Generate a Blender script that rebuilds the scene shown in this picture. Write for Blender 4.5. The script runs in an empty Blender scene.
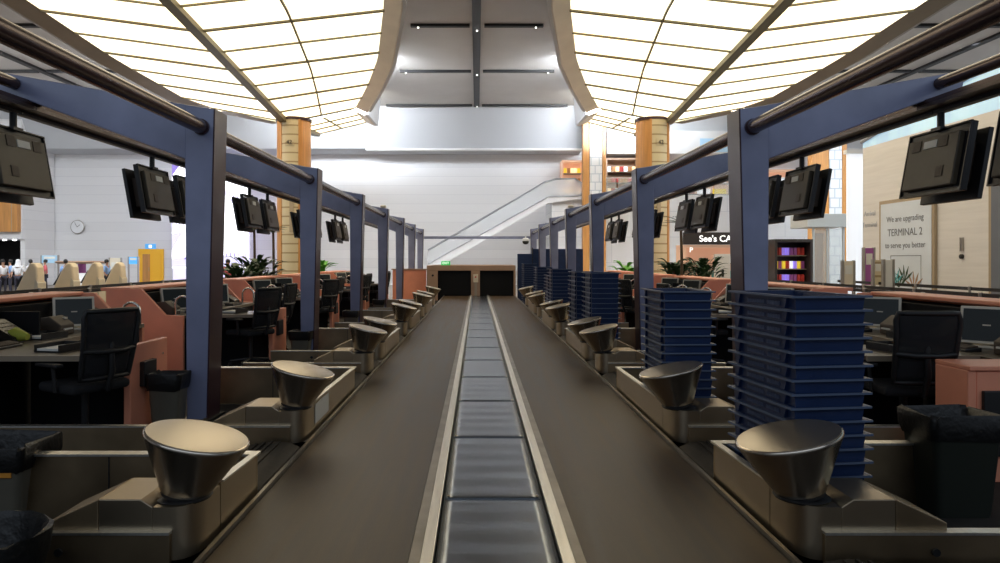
import bpy, bmesh, math, random
from mathutils import Vector, Matrix
random.seed(7)
PI = math.pi
scn = bpy.context.scene
COL = scn.collection
# ---------------------------------------------------------------- camera, world, exposure
F = 700.0; CX, CY, CZ = -0.09, 0.0, 1.70; VX, VY = 477.0, 260.0
cd = bpy.data.cameras.new('camera'); cam = bpy.data.objects.new('camera', cd); COL.objects.link(cam)
cam.location = (CX, CY, CZ); cam.rotation_euler = (PI/2, 0, 0)
cd.sensor_width = 36; cd.lens = F/1000*36
cd.shift_x = (500-VX)/1000; cd.shift_y = -(281.5-VY)/1000
cd.clip_start = .05; cd.clip_end = 300
scn.camera = cam
w = bpy.data.worlds.new('daylight'); scn.world = w; w.use_nodes = True
w.node_tree.nodes['Background'].inputs[0].default_value = (.75, .85, 1, 1)
w.node_tree.nodes['Background'].inputs[1].default_value = .16
scn.view_settings.view_transform = 'Standard'; scn.view_settings.look = 'None'
scn.view_settings.exposure = 0.58; scn.view_settings.gamma = 1; scn.view_settings.use_curve_mapping = False
GLOW = 1.45            # strength of the luminous ceiling glass
def area(name, loc, rot, sx, sy, power, col):
    l = bpy.data.lights.new(name, 'AREA'); l.shape = 'RECTANGLE'; l.size = sx; l.size_y = sy; l.energy = power; l.color = col
    o = bpy.data.objects.new(name, l); COL.objects.link(o); o.location = loc; o.rotation_euler = rot
    return o
# unseen area lamps, added: rear wall wash, fill from behind, fill over both aisles
for _x in (-8.8, 8.6): area('added_wash_over_leaf', (_x, 32.5, 10.9), (math.radians(58), 0, 0), 9, 2.2, 3800, (.86, .92, 1))  # added pair hidden above the leaves, brightens the rear wall
area('added_fill_behind_camera', (0, -4.5, 8), (math.radians(62), 0, 0), 30, 4, 260, (.72, .84, 1))  # added lamp behind the camera, lifts the post fronts
area('added_right_aisle_fill', (24, 30, 11.1), (math.radians(10), 0, 0), 10, 14, 2200, (.84, .92, 1))  # added fill lamp, no glazing modelled here
area('added_left_aisle_fill', (-24, 30, 11.1), (math.radians(20), 0, 0), 10, 14, 2600, (.9, .95, 1))  # added fill lamp that brightens the left wall

# ---------------------------------------------------------------- materials
def mat(name, col, rough=.6, metal=0, var=0, vscale=4, bump=0, bscale=60, emit=0, stretch=(1, 1, 1), alpha=1, trans=0, spec=.5, rvar=0):
    m = bpy.data.materials.new(name); m.use_nodes = True
    nt = m.node_tree; b = nt.nodes['Principled BSDF']
    b.inputs['Base Color'].default_value = (*col, 1); b.inputs['Roughness'].default_value = rough
    b.inputs['Metallic'].default_value = metal; b.inputs['Specular IOR Level'].default_value = spec
    b.inputs['Alpha'].default_value = alpha; b.inputs['Transmission Weight'].default_value = trans
    if emit: b.inputs['Emission Color'].default_value = (*col, 1); b.inputs['Emission Strength'].default_value = emit
    if var or bump or rvar:
        tc = nt.nodes.new('ShaderNodeTexCoord'); mp = nt.nodes.new('ShaderNodeMapping'); mp.inputs['Scale'].default_value = stretch
        nt.links.new(tc.outputs['Object'], mp.inputs['Vector'])
        n = nt.nodes.new('ShaderNodeTexNoise'); n.inputs['Scale'].default_value = vscale; n.inputs['Detail'].default_value = 5
        nt.links.new(mp.outputs[0], n.inputs['Vector'])
        if var:
            r = nt.nodes.new('ShaderNodeValToRGB')
            r.color_ramp.elements[0].position = .3; r.color_ramp.elements[1].position = .7
            r.color_ramp.elements[0].color = (*[c*(1-var) for c in col], 1); r.color_ramp.elements[1].color = (*[min(1, c*(1+var)) for c in col], 1)
            nt.links.new(n.outputs['Fac'], r.inputs[0]); nt.links.new(r.outputs[0], b.inputs['Base Color'])
        if rvar:
            q = nt.nodes.new('ShaderNodeMapRange'); q.inputs[3].default_value = rough-rvar; q.inputs[4].default_value = rough+rvar
            nt.links.new(n.outputs['Fac'], q.inputs[0]); nt.links.new(q.outputs[0], b.inputs['Roughness'])
        if bump:
            n2 = nt.nodes.new('ShaderNodeTexNoise'); n2.inputs['Scale'].default_value = bscale
            nt.links.new(mp.outputs[0], n2.inputs['Vector'])
            bp = nt.nodes.new('ShaderNodeBump'); bp.inputs['Strength'].default_value = bump; bp.inputs['Distance'].default_value = .01
            nt.links.new(n2.outputs['Fac'], bp.inputs['Height']); nt.links.new(bp.outputs[0], b.inputs['Normal'])
    return m
def brickmat(name, col, mortar, bw, bh, axes, rough=.6, msize=.012, c2=None):
    m = bpy.data.materials.new(name); m.use_nodes = True; nt = m.node_tree; b = nt.nodes['Principled BSDF']
    tc = nt.nodes.new('ShaderNodeTexCoord'); sp = nt.nodes.new('ShaderNodeSeparateXYZ'); cb = nt.nodes.new('ShaderNodeCombineXYZ')
    nt.links.new(tc.outputs['Object'], sp.inputs[0])
    nt.links.new(sp.outputs[axes[0]], cb.inputs[0]); nt.links.new(sp.outputs[axes[1]], cb.inputs[1])
    ad = nt.nodes.new('ShaderNodeVectorMath'); ad.inputs[1].default_value = (97.3, .07, 0); nt.links.new(cb.outputs[0], ad.inputs[0]); t = nt.nodes.new('ShaderNodeTexBrick'); nt.links.new(ad.outputs[0], t.inputs['Vector']); t.offset = 0 if bw > 20 else .5
    t.inputs['Scale'].default_value = 1; t.inputs['Brick Width'].default_value = bw; t.inputs['Row Height'].default_value = bh
    t.inputs['Mortar Size'].default_value = msize; t.inputs['Color1'].default_value = (*col, 1)
    t.inputs['Color2'].default_value = (*(c2 or [c*.93 for c in col]), 1); t.inputs['Mortar'].default_value = (*mortar, 1)
    nt.links.new(t.outputs[0], b.inputs['Base Color']); b.inputs['Roughness'].default_value = rough
    return m
M = dict(
 belt=mat('belt_rubber', (.056, .033, .014), .45, var=.5, vscale=3.2, stretch=(4, .22, 1), bump=.12, bscale=90, rvar=.08),
 steel=mat('brushed_steel', (.46, .38, .27), .36, 1, var=.06, vscale=2, rvar=.05),
 steeldark=mat('worn_steel_panel', (.42, .32, .20), .40, 1, var=.2, vscale=3, rvar=.1),
 conesteel=mat('spun_steel', (.56, .50, .42), .25, 1),
 plate=mat('cover_plate_steel', (.20, .23, .27), .27, 1, var=.06, vscale=3),
 rail=mat('bright_rail', (.80, .78, .72), .38, 1, var=.08, vscale=6, stretch=(6, .5, 1)),
 angle=mat('angle_strip', (.30, .28, .25), .45, 1, var=.2),
 black=mat('black_plastic', (.012, .012, .013), .45),
 blackfab=mat('black_mesh_fabric', (.010, .010, .012), .85, var=.3, vscale=200),
 seatmesh=mat('see_through_mesh', (.010, .010, .012), .85, alpha=.88),
 void=mat('black_cabinet', (.006, .006, .007), .6, spec=.2),
 carpet=mat('dark_deck', (.018, .015, .012), .8, var=.3, vscale=6),
 rubber=mat('ribbed_rubber', (.03, .022, .014), .6, var=.3, vscale=30),
 navy=mat('slate_blue_paint', (.25, .275, .42), .26, var=.22, vscale=1.3, bump=.05, bscale=14, spec=.8),  # lighter patches paint a slight sheen into the gantry colour
 edge=mat('post_edge_lacquer', (.045, .02, .028), .3, spec=.35),
 pipe=mat('dark_bronze_pipe', (.075, .045, .045), .22, .4, var=.15, vscale=3),
 tray=mat('cable_tray', (.10, .075, .065), .35, .5, var=.2),
 salmon=mat('salmon_laminate', (.92, .35, .21), .45, var=.08, vscale=2),
 desk=mat('desk_laminate', (.065, .047, .03), .3, var=.2, vscale=5),
 edging=mat('desk_edging', (.26, .21, .15), .4, var=.1),
 olive=mat('display_back_plastic', (.075, .06, .038), .5, var=.08, vscale=8),
 vent=mat('vent_brown', (.07, .05, .035), .6),
 paper=mat('paper_label', (.75, .74, .68), .7),
 beige=mat('beige_plastic', (.74, .66, .52), .45),
 screen=mat('dark_screen', (.03, .035, .033), .35, spec=.25),
 chrome=mat('chrome', (.85, .83, .78), .12, 1),
 tub=mat('navy_tub_plastic', (.010, .028, .092), .38, var=.15, vscale=5, bump=.05, bscale=30),
 tubrim=mat('scuffed_highlit_tub_rim', (.09, .125, .20), .35),  # lighter colour paints in the rim highlight along with the scuffs
 tubmark=mat('tub_lettering', (.10, .13, .22), .5),
 bingrey=mat('grey_bin_plastic', (.14, .13, .10), .5, var=.1),
 bindark=mat('dark_bin_plastic', (.02, .024, .018), .5),
 liner=mat('bin_liner', (.005, .005, .005), .45, bump=.6, bscale=25),
 yellow=mat('orange_tag', (.6, .25, .03), .5),
 ceil=mat('grey_ceiling', (.60, .59, .58), .8, var=.03, vscale=1),
 palegrey=mat('pale_grey_plaster', (.52, .54, .57), .8),
 topdisc=mat('brushed_top', (.60, .54, .45), .36, 1),
 paleframe=mat('pale_metal', (.60, .64, .65), .4),
 white=mat('white_plaster', (.82, .83, .84), .7, var=.03, vscale=1),
 whitewarm=mat('beige_soffit', (.86, .77, .66), .6, var=.06, vscale=1),
 bronze=mat('bronze_border', (.22, .17, .115), .5, var=.1, vscale=1),
 rib=mat('olive_rib', (.17, .15, .085), .5, .3),
 track=mat('black_track', (.012, .012, .014), .5),
 lampglass=mat('track_lamp', (1, .98, .92), .4, emit=3),
 glassg=mat('clear_glass', (.80, .90, .92), .05, alpha=.28),
 frost=mat('pale_balustrade_glass', (.84, .87, .90), .1, alpha=.3),
 handrail=mat('grey_handrail', (.34, .36, .40), .4),
 wallbase=brickmat('pale_stone_courses', (.84, .84, .85), (.74, .74, .76), 200, .62, (0, 2), .45, .02),
 wood=mat('orange_wood', (.58, .27, .075), .4, var=.15, vscale=2, stretch=(6, 6, .4)),
 cream=brickmat('cream_panelling', (.66, .56, .36), (.36, .27, .14), 200, .42, (0, 2), .5, .035),
 greywood=mat('pale_wood', (.78, .76, .74), .5, var=.05, vscale=1.2, stretch=(.5, .5, 8)),
 floor=mat('terrazzo', (.20, .17, .14), .3, var=.1, vscale=3),
 tan=mat('tan_laminate', (.42, .27, .18), .5, var=.05),
 green=mat('exit_green', (.03, .45, .10), .5, emit=.45),
 blue=mat('sign_blue', (.10, .42, .85), .5, emit=.25),
 door=mat('yellow_door', (.98, .52, .03), .45),
 display=mat('bright_display', (.93, .94, 1), .5, emit=1.3),
 purple=mat('purple_print', (.22, .16, .52), .5, emit=.55),
 lilac=mat('lilac_print', (.48, .46, .66), .5, emit=.8),
 kiosk=mat('cream_kiosk_shell', (.92, .78, .56), .4, var=.04),
 leaf=mat('dark_leaf', (.022, .065, .022), .5, var=.5, vscale=6),
 leafbright=mat('bright_leaf', (.10, .36, .03), .45, var=.3, vscale=6),
 trunk=mat('palm_trunk', (.10, .07, .04), .8, var=.3),
 brassmast=mat('post_metal', (.40, .38, .35), .35, .8),
 skin=mat('skin', (.35, .19, .12), .6),
 hair=mat('black_hair', (.01, .008, .007), .6),
 shirtw=mat('white_shirt', (.75, .76, .8), .8), shirtb=mat('blue_shirt', (.25, .40, .70), .8), shirtr=mat('red_shirt', (.55, .10, .12), .8), trousers=mat('dark_trousers', (.03, .03, .05), .8),
 blueglass=mat('blue_glass_painted_glow', (.50, .74, .95), .3, emit=.3, var=.2, vscale=.8, stretch=(1, 1, .1)),  # emission and streaks put the sky's brightness into the glass colour
 bluemist=mat('blue_tinted_panel', (.42, .66, .86), .3, var=.18, vscale=.8, stretch=(1, 1, .1)),
 lilacgrey=mat('pale_lettering', (.48, .50, .56), .6),
 poster=mat('poster_print', (.72, .79, .88), .4, var=.05, vscale=1),
 postertext=mat('grey_lettering', (.16, .18, .22), .6),
 posterframe=mat('poster_frame_wood', (.42, .33, .22), .5),
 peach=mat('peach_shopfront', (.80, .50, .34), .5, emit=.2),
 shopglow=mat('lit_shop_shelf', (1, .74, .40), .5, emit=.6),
 signblack=mat('sign_fascia', (.035, .028, .028), .5),
 signwhite=mat('lit_sign_letters', (1, 1, 1), .5, emit=.7),
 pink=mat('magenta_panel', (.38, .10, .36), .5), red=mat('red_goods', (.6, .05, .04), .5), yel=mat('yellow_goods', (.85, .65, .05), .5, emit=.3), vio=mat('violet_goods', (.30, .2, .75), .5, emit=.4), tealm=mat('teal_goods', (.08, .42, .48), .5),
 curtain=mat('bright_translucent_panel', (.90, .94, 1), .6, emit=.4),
 bluebag=mat('blue_grey_bag', (.07, .10, .15), .7, var=.3, vscale=12), lime=mat('lime_cloth', (.38, .42, .05), .7),
)
def glowmat():
    m = bpy.data.materials.new('luminous_glass'); m.use_nodes = True; nt = m.node_tree; b = nt.nodes['Principled BSDF']
    tc = nt.nodes.new('ShaderNodeTexCoord'); n = nt.nodes.new('ShaderNodeTexNoise'); n.inputs['Scale'].default_value = .22; n.inputs['Detail'].default_value = 1
    nt.links.new(tc.outputs['Object'], n.inputs['Vector'])
    r = nt.nodes.new('ShaderNodeValToRGB'); r.color_ramp.elements[0].position = .36; r.color_ramp.elements[0].color = (1, .80, .52, 1)
    r.color_ramp.elements[1].position = .6; r.color_ramp.elements[1].color = (1, .89, .64, 1)
    nt.links.new(n.outputs['Fac'], r.inputs[0]); b.inputs['Base Color'].default_value = (.8, .78, .7, 1); b.inputs['Roughness'].default_value = .4
    nt.links.new(r.outputs[0], b.inputs['Emission Color']); b.inputs['Emission Strength'].default_value = GLOW
    return m
M['glow'] = glowmat()

# ---------------------------------------------------------------- mesh building
class MB:
    def __init__(s): s.bm = bmesh.new()
    def box(s, x0, x1, y0, y1, z0, z1, mtx=None):
        vs = [s.bm.verts.new((x, y, z)) for z in (z0, z1) for y in (y0, y1) for x in (x0, x1)]
        for f in ((0, 1, 3, 2), (4, 5, 7, 6), (0, 1, 5, 4), (2, 3, 7, 6), (0, 2, 6, 4), (1, 3, 7, 5)): s.bm.faces.new([vs[i] for i in f])
        if mtx is not None: bmesh.ops.transform(s.bm, matrix=mtx, verts=vs)
        return s
    def prism(s, pts, axis, a, b, mtx=None):
        """polygon pts (2D) extruded along axis from a to b; axis 'x': pts=(y,z) 'y': (x,z) 'z': (x,y)"""
        def P(p, t): return {'x': (t, p[0], p[1]), 'y': (p[0], t, p[1]), 'z': (p[0], p[1], t)}[axis]
        A = [s.bm.verts.new(P(p, a)) for p in pts]; B = [s.bm.verts.new(P(p, b)) for p in pts]
        n = len(pts); s.bm.faces.new(A); s.bm.faces.new(B)
        for i in range(n): s.bm.faces.new((A[i], A[(i+1) % n], B[(i+1) % n], B[i]))
        if mtx is not None: bmesh.ops.transform(s.bm, matrix=mtx, verts=A+B)
        return s
    def solid(s, bottom, top):
        A = [s.bm.verts.new(p) for p in bottom]; B = [s.bm.verts.new(p) for p in top]
        n = len(A); s.bm.faces.new(A); s.bm.faces.new(B)
        for i in range(n): s.bm.faces.new((A[i], A[(i+1) % n], B[(i+1) % n], B[i]))
        return s
    def lathe(s, prof, n=32, mtx=None, cap=True):
        rings = []; allv = []
        for r, z in prof:
            ring = [s.bm.verts.new((r*math.cos(2*PI*i/n), r*math.sin(2*PI*i/n), z)) for i in range(n)]; rings.append(ring); allv += ring
        for a, b in zip(rings, rings[1:]):
            for i in range(n): s.bm.faces.new((a[i], a[(i+1) % n], b[(i+1) % n], b[i]))
        if cap: s.bm.faces.new(rings[0]); s.bm.faces.new(rings[-1])
        if mtx is not None: bmesh.ops.transform(s.bm, matrix=mtx, verts=allv)
        return s
    def tube(s, pts, r, n=10):
        pts = [Vector(p) for p in pts]; rings = []
        for i, p in enumerate(pts):
            d = (pts[min(i+1, len(pts)-1)]-pts[max(i-1, 0)]).normalized()
            up = Vector((0, 0, 1)) if abs(d.z) < .9 else Vector((1, 0, 0))
            if rings and False: pass
            a = d.cross(up).normalized(); b = d.cross(a).normalized()
            rr = r[i] if isinstance(r, (list, tuple)) else r
            rings.append([s.bm.verts.new(p+a*rr*math.cos(2*PI*k/n)+b*rr*math.sin(2*PI*k/n)) for k in range(n)])
        for a, b in zip(rings, rings[1:]):
            # match closest start to avoid twists
            best = min(range(n), key=lambda o: (a[0].co-b[o].co).length)
            for k in range(n): s.bm.faces.new((a[k], a[(k+1) % n], b[(k+1+best) % n], b[(k+best) % n]))
        s.bm.faces.new(rings[0]); s.bm.faces.new(rings[-1])
        return s
    def mark(s, i):
        for f in s.bm.faces:
            if not f.tag: f.material_index = i; f.tag = True
        return s
    def quad(s, *p): s.bm.faces.new([s.bm.verts.new(q) for q in p]); return s
    def build(s, name, m, parent=None, bevel=0, smooth=False, seg=2, solid=0, extra=()):
        bmesh.ops.recalc_face_normals(s.bm, faces=s.bm.faces)
        me = bpy.data.meshes.new(name); s.bm.to_mesh(me); s.bm.free()
        me.materials.append(M[m] if isinstance(m, str) else m)
        for e in extra: me.materials.append(M[e])
        if smooth:
            for p in me.polygons: p.use_smooth = True
            try: me.set_sharp_from_angle(angle=math.radians(smooth if smooth > 1 else 40))
            except Exception: pass
        o = bpy.data.objects.new(name, me); COL.objects.link(o)
        if parent is not None: o.parent = parent
        if solid:
            md = o.modifiers.new('thick', 'SOLIDIFY'); md.thickness = solid; md.offset = 0
        if bevel:
            md = o.modifiers.new('bevel', 'BEVEL'); md.width = bevel; md.segments = seg; md.limit_method = 'ANGLE'; md.angle_limit = math.radians(35)
        return o
def B(*a, **k): return MB().box(*a, **k)
def T(x, y, z, rx=0, ry=0, rz=0): return Matrix.Translation((x, y, z)) @ Matrix.Rotation(rz, 4, 'Z') @ Matrix.Rotation(ry, 4, 'Y') @ Matrix.Rotation(rx, 4, 'X')
def root(name, loc=(0, 0, 0), rz=0):
    o = bpy.data.objects.new(name, None); COL.objects.link(o); o.location = loc; o.rotation_euler = (0, 0, rz); o.empty_display_size = .1
    return o
def tag(o, label, cat, group=None):
    o['label'] = label; o['category'] = cat
    if group: o['group'] = group
    return o
def structure(o, label=None):
    o['kind'] = 'structure'
    if label: o['label'] = label
    return o
def dup(o, parent=None):
    c = o.copy(); COL.objects.link(c)
    if parent is not None: c.parent = parent
    for ch in list(o.children): dup(ch, c)
    return c
def text(name, body, size, m, parent, loc, rot, ext=.01, align='CENTER', sx=1, bold=0):
    cu = bpy.data.curves.new(name, 'FONT'); cu.body = body; cu.size = size; cu.extrude = ext; cu.align_x = align; cu.align_y = 'CENTER'; cu.offset = bold
    cu.materials.append(M[m]); o = bpy.data.objects.new(name, cu); COL.objects.link(o)
    o.location = loc; o.rotation_euler = rot; o.scale = (sx, 1, 1)
    bpy.context.view_layer.update()
    me = bpy.data.meshes.new_from_object(o.evaluated_get(bpy.context.evaluated_depsgraph_get())); nm = o.name; l, e_, sc_ = o.location.copy(), o.rotation_euler.copy(), o.scale.copy()
    bpy.data.objects.remove(o); o = bpy.data.objects.new(name, me); COL.objects.link(o); o.location = l; o.rotation_euler = e_; o.scale = sc_
    if parent is not None: o.parent = parent
    return o
ORD = ['nearest', 'second', 'third', 'fourth', 'fifth', 'sixth', 'seventh', 'eighth', 'ninth', 'tenth', 'eleventh', 'twelfth', 'thirteenth', 'fourteenth', 'fifteenth']
SIDE = {-1: 'left', 1: 'right'}
def wx(px, Y): return CX+(px-VX)/F*Y
def wz(py, Y): return CZ-(py-VY)/F*Y

# ================================================================ THE HALL
ZC = 11.3
structure(B(-34, 34, -3, 50, -.1, 0).build('floor', 'floor'))
structure(B(-34, 34, 47.5, 47.9, 0, 11.5).build('wall_rear', 'wallbase'))
structure(B(-34.4, -34, -3, 47.9, 0, 11.5).build('wall_left', 'white'))
structure(B(34, 34.4, -3, 47.9, 0, 11.5).build('wall_right', 'white'))
# main ceiling, flat, then dropping to the rear wall
o = B(-34, 34, -3, 43.6, ZC, ZC+.2).build('ceiling', 'ceil'); structure(o)
o = MB().prism([(43.6, ZC), (43.6, ZC+.3), (47.5, 9.6), (47.5, 9.3)], 'x', 6.8, 34).build('ceiling_slope', 'white'); structure(o)
o = MB().prism([(43.6, ZC), (43.6, ZC+.3), (47.5, ZC+.3), (47.5, 8.85), (44.9, 8.85)], 'x', -34, 6.79).build('ceiling_bulkhead', 'palegrey'); structure(o)
# white bulkhead hanging below the slope over the middle
bh = MB().prism([(44.75, 8.72), (45.2, 8.72), (45.2, 8.845), (44.75, 8.845)], 'x', -7.2, 6.7).build('trim_1', 'white'); structure(bh)
# luminous glass leaves
def zs(Y): return 8.24+(32-Y)*.088 if Y <= 32.6 else 8.19+(Y-32.6)*.088
def interp(tab, Y):
    if Y <= tab[0][0]: return tab[0][1]
    for (a, va), (b, vb) in zip(tab, tab[1:]):
        if Y <= b: return va+(vb-va)*(Y-a)/(b-a)
    return tab[-1][1]
IN = [(6, 4.6), (10, 3.2), (14, 2.45), (18, 2.15), (21.8, 2.3), (26.7, 3.2), (29.5, 4.0), (33.8, 5.4), (40, 5.7)]
OUT = [(6, 12.9), (12, 14.0), (20, 14.7), (26.7, 14.4), (31.5, 13.7), (34.1, 12.6), (40, 11.2)]
def leaf(s, y0, n, step, label, ystart_gap=0):
    r = root('luminous_ceiling', (0, 0, 0)); tag(r, label, 'ceiling light', 'leaf-shaped luminous ceilings')
    XS = 8.95
    ys = [y0+i*step for i in range(n+1)]
    def pt(Y, t, wing, dz=0):   # t 0 spine .. 1 edge
        e = (interp(IN, Y)+.55 if wing == 0 else interp(OUT, Y)-.55)
        x = XS+(e-XS)*t
        z = zs(Y)+.67*t**1.0
        return Vector((s*x+CX*1, Y, z+dz))
    for wing in (0, 1):
        for i in range(n):
            a, b = ys[i]+.03, ys[i+1]-.03
            mb = MB(); K = 6
            g = [[mb.bm.verts.new(pt(Y, k/K, wing)) for k in range(K+1)] for Y in (a, b)]
            g2 = [[mb.bm.verts.new(pt(Y, k/K, wing, .03)) for k in range(K+1)] for Y in (a, b)]
            for k in range(K):
                mb.bm.faces.new((g[0][k], g[0][k+1], g[1][k+1], g[1][k])); mb.bm.faces.new((g2[0][k], g2[0][k+1], g2[1][k+1], g2[1][k]))
            mb.build('glass_panel', 'glow', r)
        for i in range(n+1):
            th = .05 if i % 2 == 0 else .022
            mb = MB(); K = 6
            rows = [[mb.bm.verts.new(pt(ys[i]+dy, k/K, wing, dz)) for k in range(K+1)] for dy, dz in ((-th, -.06), (th, -.06), (th, .02), (-th, .02))]
            for a, b in ((0, 1), (1, 2), (2, 3), (3, 0)):
                for k in range(K): mb.bm.faces.new((rows[a][k], rows[a][k+1], rows[b][k+1], rows[b][k]))
            mb.build('rib', 'rib', r)
    # spine, thin purlin wire, borders and fascias
    def strip(name, m, prof):      # prof(Y) -> list of points (closed section)
        mb = MB(); yy = [ys[0]+(ys[-1]-ys[0])*i/40 for i in range(41)]
        secs = [[mb.bm.verts.new(p) for p in prof(Y)] for Y in yy]
        k = len(secs[0])
        for a, b in zip(secs, secs[1:]):
            for i in range(k): mb.bm.faces.new((a[i], a[(i+1) % k], b[(i+1) % k], b[i]))
        mb.bm.faces.new(secs[0]); mb.bm.faces.new(secs[-1])
        return mb.build(name, m, r, smooth=30)
    strip('spine', 'rib', lambda Y: [pt(Y, 0, 0)+Vector(d) for d in ((-.17, 0, -.16), (.17, 0, -.16), (.17, 0, .05), (-.17, 0, .05))])
    strip('purlin', 'rib', lambda Y: [pt(Y, .5, 0)+Vector(d) for d in ((-.03, 0, -.07), (.03, 0, -.07), (.03, 0, 0), (-.03, 0, 0))])
    def inner(Y):
        e = interp(IN, Y); z = zs(Y)+.67
        return [Vector((s*(e+.60)+CX, Y, z)), Vector((s*(e+.05)+CX, Y, z-.25)), Vector((s*(e-.0)+CX, Y, z-.22)), Vector((s*(e+.05)+CX, Y, z+.25)), Vector((s*(e+.6)+CX, Y, z+.2))]
    strip('inner_border', 'whitewarm', inner)
    def infas(Y):
        e = interp(IN, Y); z = zs(Y)+.45
        return [Vector((s*(e+.02)+CX, Y, z)), Vector((s*(e-.12)+CX, Y, z)), Vector((s*(e-.30)+CX, Y, ZC)), Vector((s*(e-.1)+CX, Y, ZC))]
    strip('inner_fascia', 'white', infas)
    def outer(Y):
        e = interp(OUT, Y); z = zs(Y)+.67
        return [Vector((s*(e-.60)+CX, Y, z)), Vector((s*(e+.1)+CX, Y, z-.12)), Vector((s*(e+.55)+CX, Y, z+.1)), Vector((s*(e+.55)+CX, Y, z+.4)), Vector((s*(e-.6)+CX, Y, z+.2))]
    strip('outer_border', 'bronze', outer)
    def outfas(Y):
        e = interp(OUT, Y); z = zs(Y)+.9
        return [Vector((s*(e+.50)+CX, Y, z)), Vector((s*(e+.66)+CX, Y, z)), Vector((s*(e+.9)+CX, Y, ZC)), Vector((s*(e+.7)+CX, Y, ZC))]
    strip('outer_fascia', 'ceil', outfas)
for s in (-1, 1):
    leaf(s, 15.5, 10, 1.75, 'glowing leaf-shaped glass ceiling over the %s check-in row, before the wooden column' % SIDE[s])
    leaf(s, 34.0, 3, 1.75, 'small glowing glass ceiling leaf beyond the %s wooden column' % SIDE[s])
# lighting tracks in the grey ceiling
def track(x0, x1, y0, y1, label, lamps):
    r = root('lighting_track', ((x0+x1)/2, (y0+y1)/2, ZC)); cx, cy = (x0+x1)/2, (y0+y1)/2
    tag(r, label, 'lighting track', 'black lighting tracks')
    B(x0-cx, x1-cx, y0-cy, y1-cy, -.12, -.002).build('channel', 'track', r)
    for lx, ly in lamps: MB().lathe([(.03, -.16), (.04, -.14), (.03, -.12)], 12, T(lx-cx, ly-cy, 0)).build('lamp', 'lampglass', r)
track(CX-.19, CX+.15, 8, 43.4, 'long black lighting track running along the middle of the grey ceiling', [(CX, 28.9), (CX, 35.8), (CX, 43.2)])
for i, (Y, hw) in enumerate(((21.6, 2.2), (28.5, 2.7), (35.4, 3.9), (43.2, 5.6))):
    for s in (-1, 1):
        a, b = sorted((CX+s*.3, CX+s*hw))
        track(a, b, Y-.09, Y+.09, 'black cross track on the %s half of the middle ceiling, %s row' % (SIDE[s], ['hidden', 'nearest', 'middle', 'farthest'][i]), [(CX+s*(hw-.3), Y)] if i in (1, 2) else [])
for s in (-1, 1):
    a, b = sorted((s*21.9, s*22.2)); track(a, b, 24, 43, 'long black lighting track over the %s side aisle ceiling' % SIDE[s], [])
    for Y, nm in ((28.5, 'nearest'), (35.4, 'middle'), (42.6, 'farthest')):
        for (u0, u1, q) in ((17.6, 21.8, 'inner'), (22.3, 27, 'outer')):
            a, b = sorted((s*u0, s*u1)); track(a, b, Y-.12, Y+.12, 'black cross track, %s arm of the %s row over the %s aisle' % (q, nm, SIDE[s]), [])
# big wooden columns carrying the leaves
def column(s):
    X = wx(294 if s < 0 else 652.5, 33); r = root('round_column', (X, 33, 0))
    tag(r, 'tall round orange wood column with a cream panelled stripe, at the %s' % SIDE[s], 'column', 'wood-clad round columns')
    R = .78
    MB().lathe([(R, 0), (R, 8.3)], 40).build('wood_cladding', 'wood', r, smooth=30)
    a0 = -PI/2+ (.0 if s < 0 else .22)
    mb = MB(); K = 8; lo = []; hi = []
    for (rr) in (R+.02, R-.05):
        ring = [(rr*math.cos(a0+(k/K-.5)*1.0), rr*math.sin(a0+(k/K-.5)*1.0)) for k in range(K+1)]; lo.append(ring)
    poly = lo[0]+lo[1][::-1]
    mb.prism(poly, 'z', .02, 8.25).build('cream_stripe', 'cream', r)
    MB().lathe([(R+.05, 8.2), (R+.05, 8.32)], 40).build('top_collar', 'edge', r, smooth=30)
    c, q = math.cos(a0), math.sin(a0)
    B(-.2, .2, -.03, 0, 7.0, 7.25, mtx=Matrix.Rotation(a0+PI/2, 4, 'Z') @ Matrix.Translation((0, -R-.03, 0))).build('number_plate', 'cream', r)
    text('plate_lettering', '42', .26, 'track', r, (c*(R+.07), q*(R+.07), 7.12), (PI/2, 0, a0+PI/2))
    B(-.09, .09, -.04, 0, 3.0, 4.4, mtx=Matrix.Rotation(a0+PI/2, 4, 'Z') @ Matrix.Translation((0.1*(-s), -R-.03, 0))).build('slot_grille', 'posterframe', r)
    for k in (-1, 1):
        aa = a0+k*.56
        B(-.05, .05, -.05, 0, .02, 8.2, mtx=Matrix.Rotation(aa+PI/2, 4, 'Z') @ Matrix.Translation((0, -R-.0, 0))).build('edge_trim', 'wood', r)
for s in (-1, 1): column(s)

# ================================================================ BELTS AND CENTRE STRIP
YE = 26.3
for s in (-1, 1):
    r = root('baggage_belt', (s*.86, 0, 0)); tag(r, 'long dark rubber baggage belt %s of the steel centre strip' % SIDE[s], 'conveyor belt', 'main baggage belts')
    a, b = sorted((s*.40-s*.86, s*1.31-s*.86))
    B(a, b, -1.2, YE-.01, .33, .35).build('belt', 'belt', r)
    B(a, b, -1.2, YE-.01, .02, .29).build('bed', 'void', r)
    a, b = sorted((s*1.315-s*.86, s*1.335-s*.86))
    B(a, b, -1.2, YE-.01, .02, .375).build('edge_guard', 'angle', r)
    a, b = sorted((s*.345-s*.86, s*.395-s*.86))
    B(a, b, -1.2, YE-.01, .02, .362).build('angle_strip', 'angle', r)
    a, b = sorted((s*.285, s*.34))
    o = B(a-s*.31, b-s*.31, -1.2, YE-.01, .02, .385).build('steel_rail', 'rail', None, bevel=.004); o.location.x = s*.31
    tag(o, 'bright narrow steel rail along the %s edge of the centre strip' % SIDE[s], 'rail', 'centre strip rails')
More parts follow.
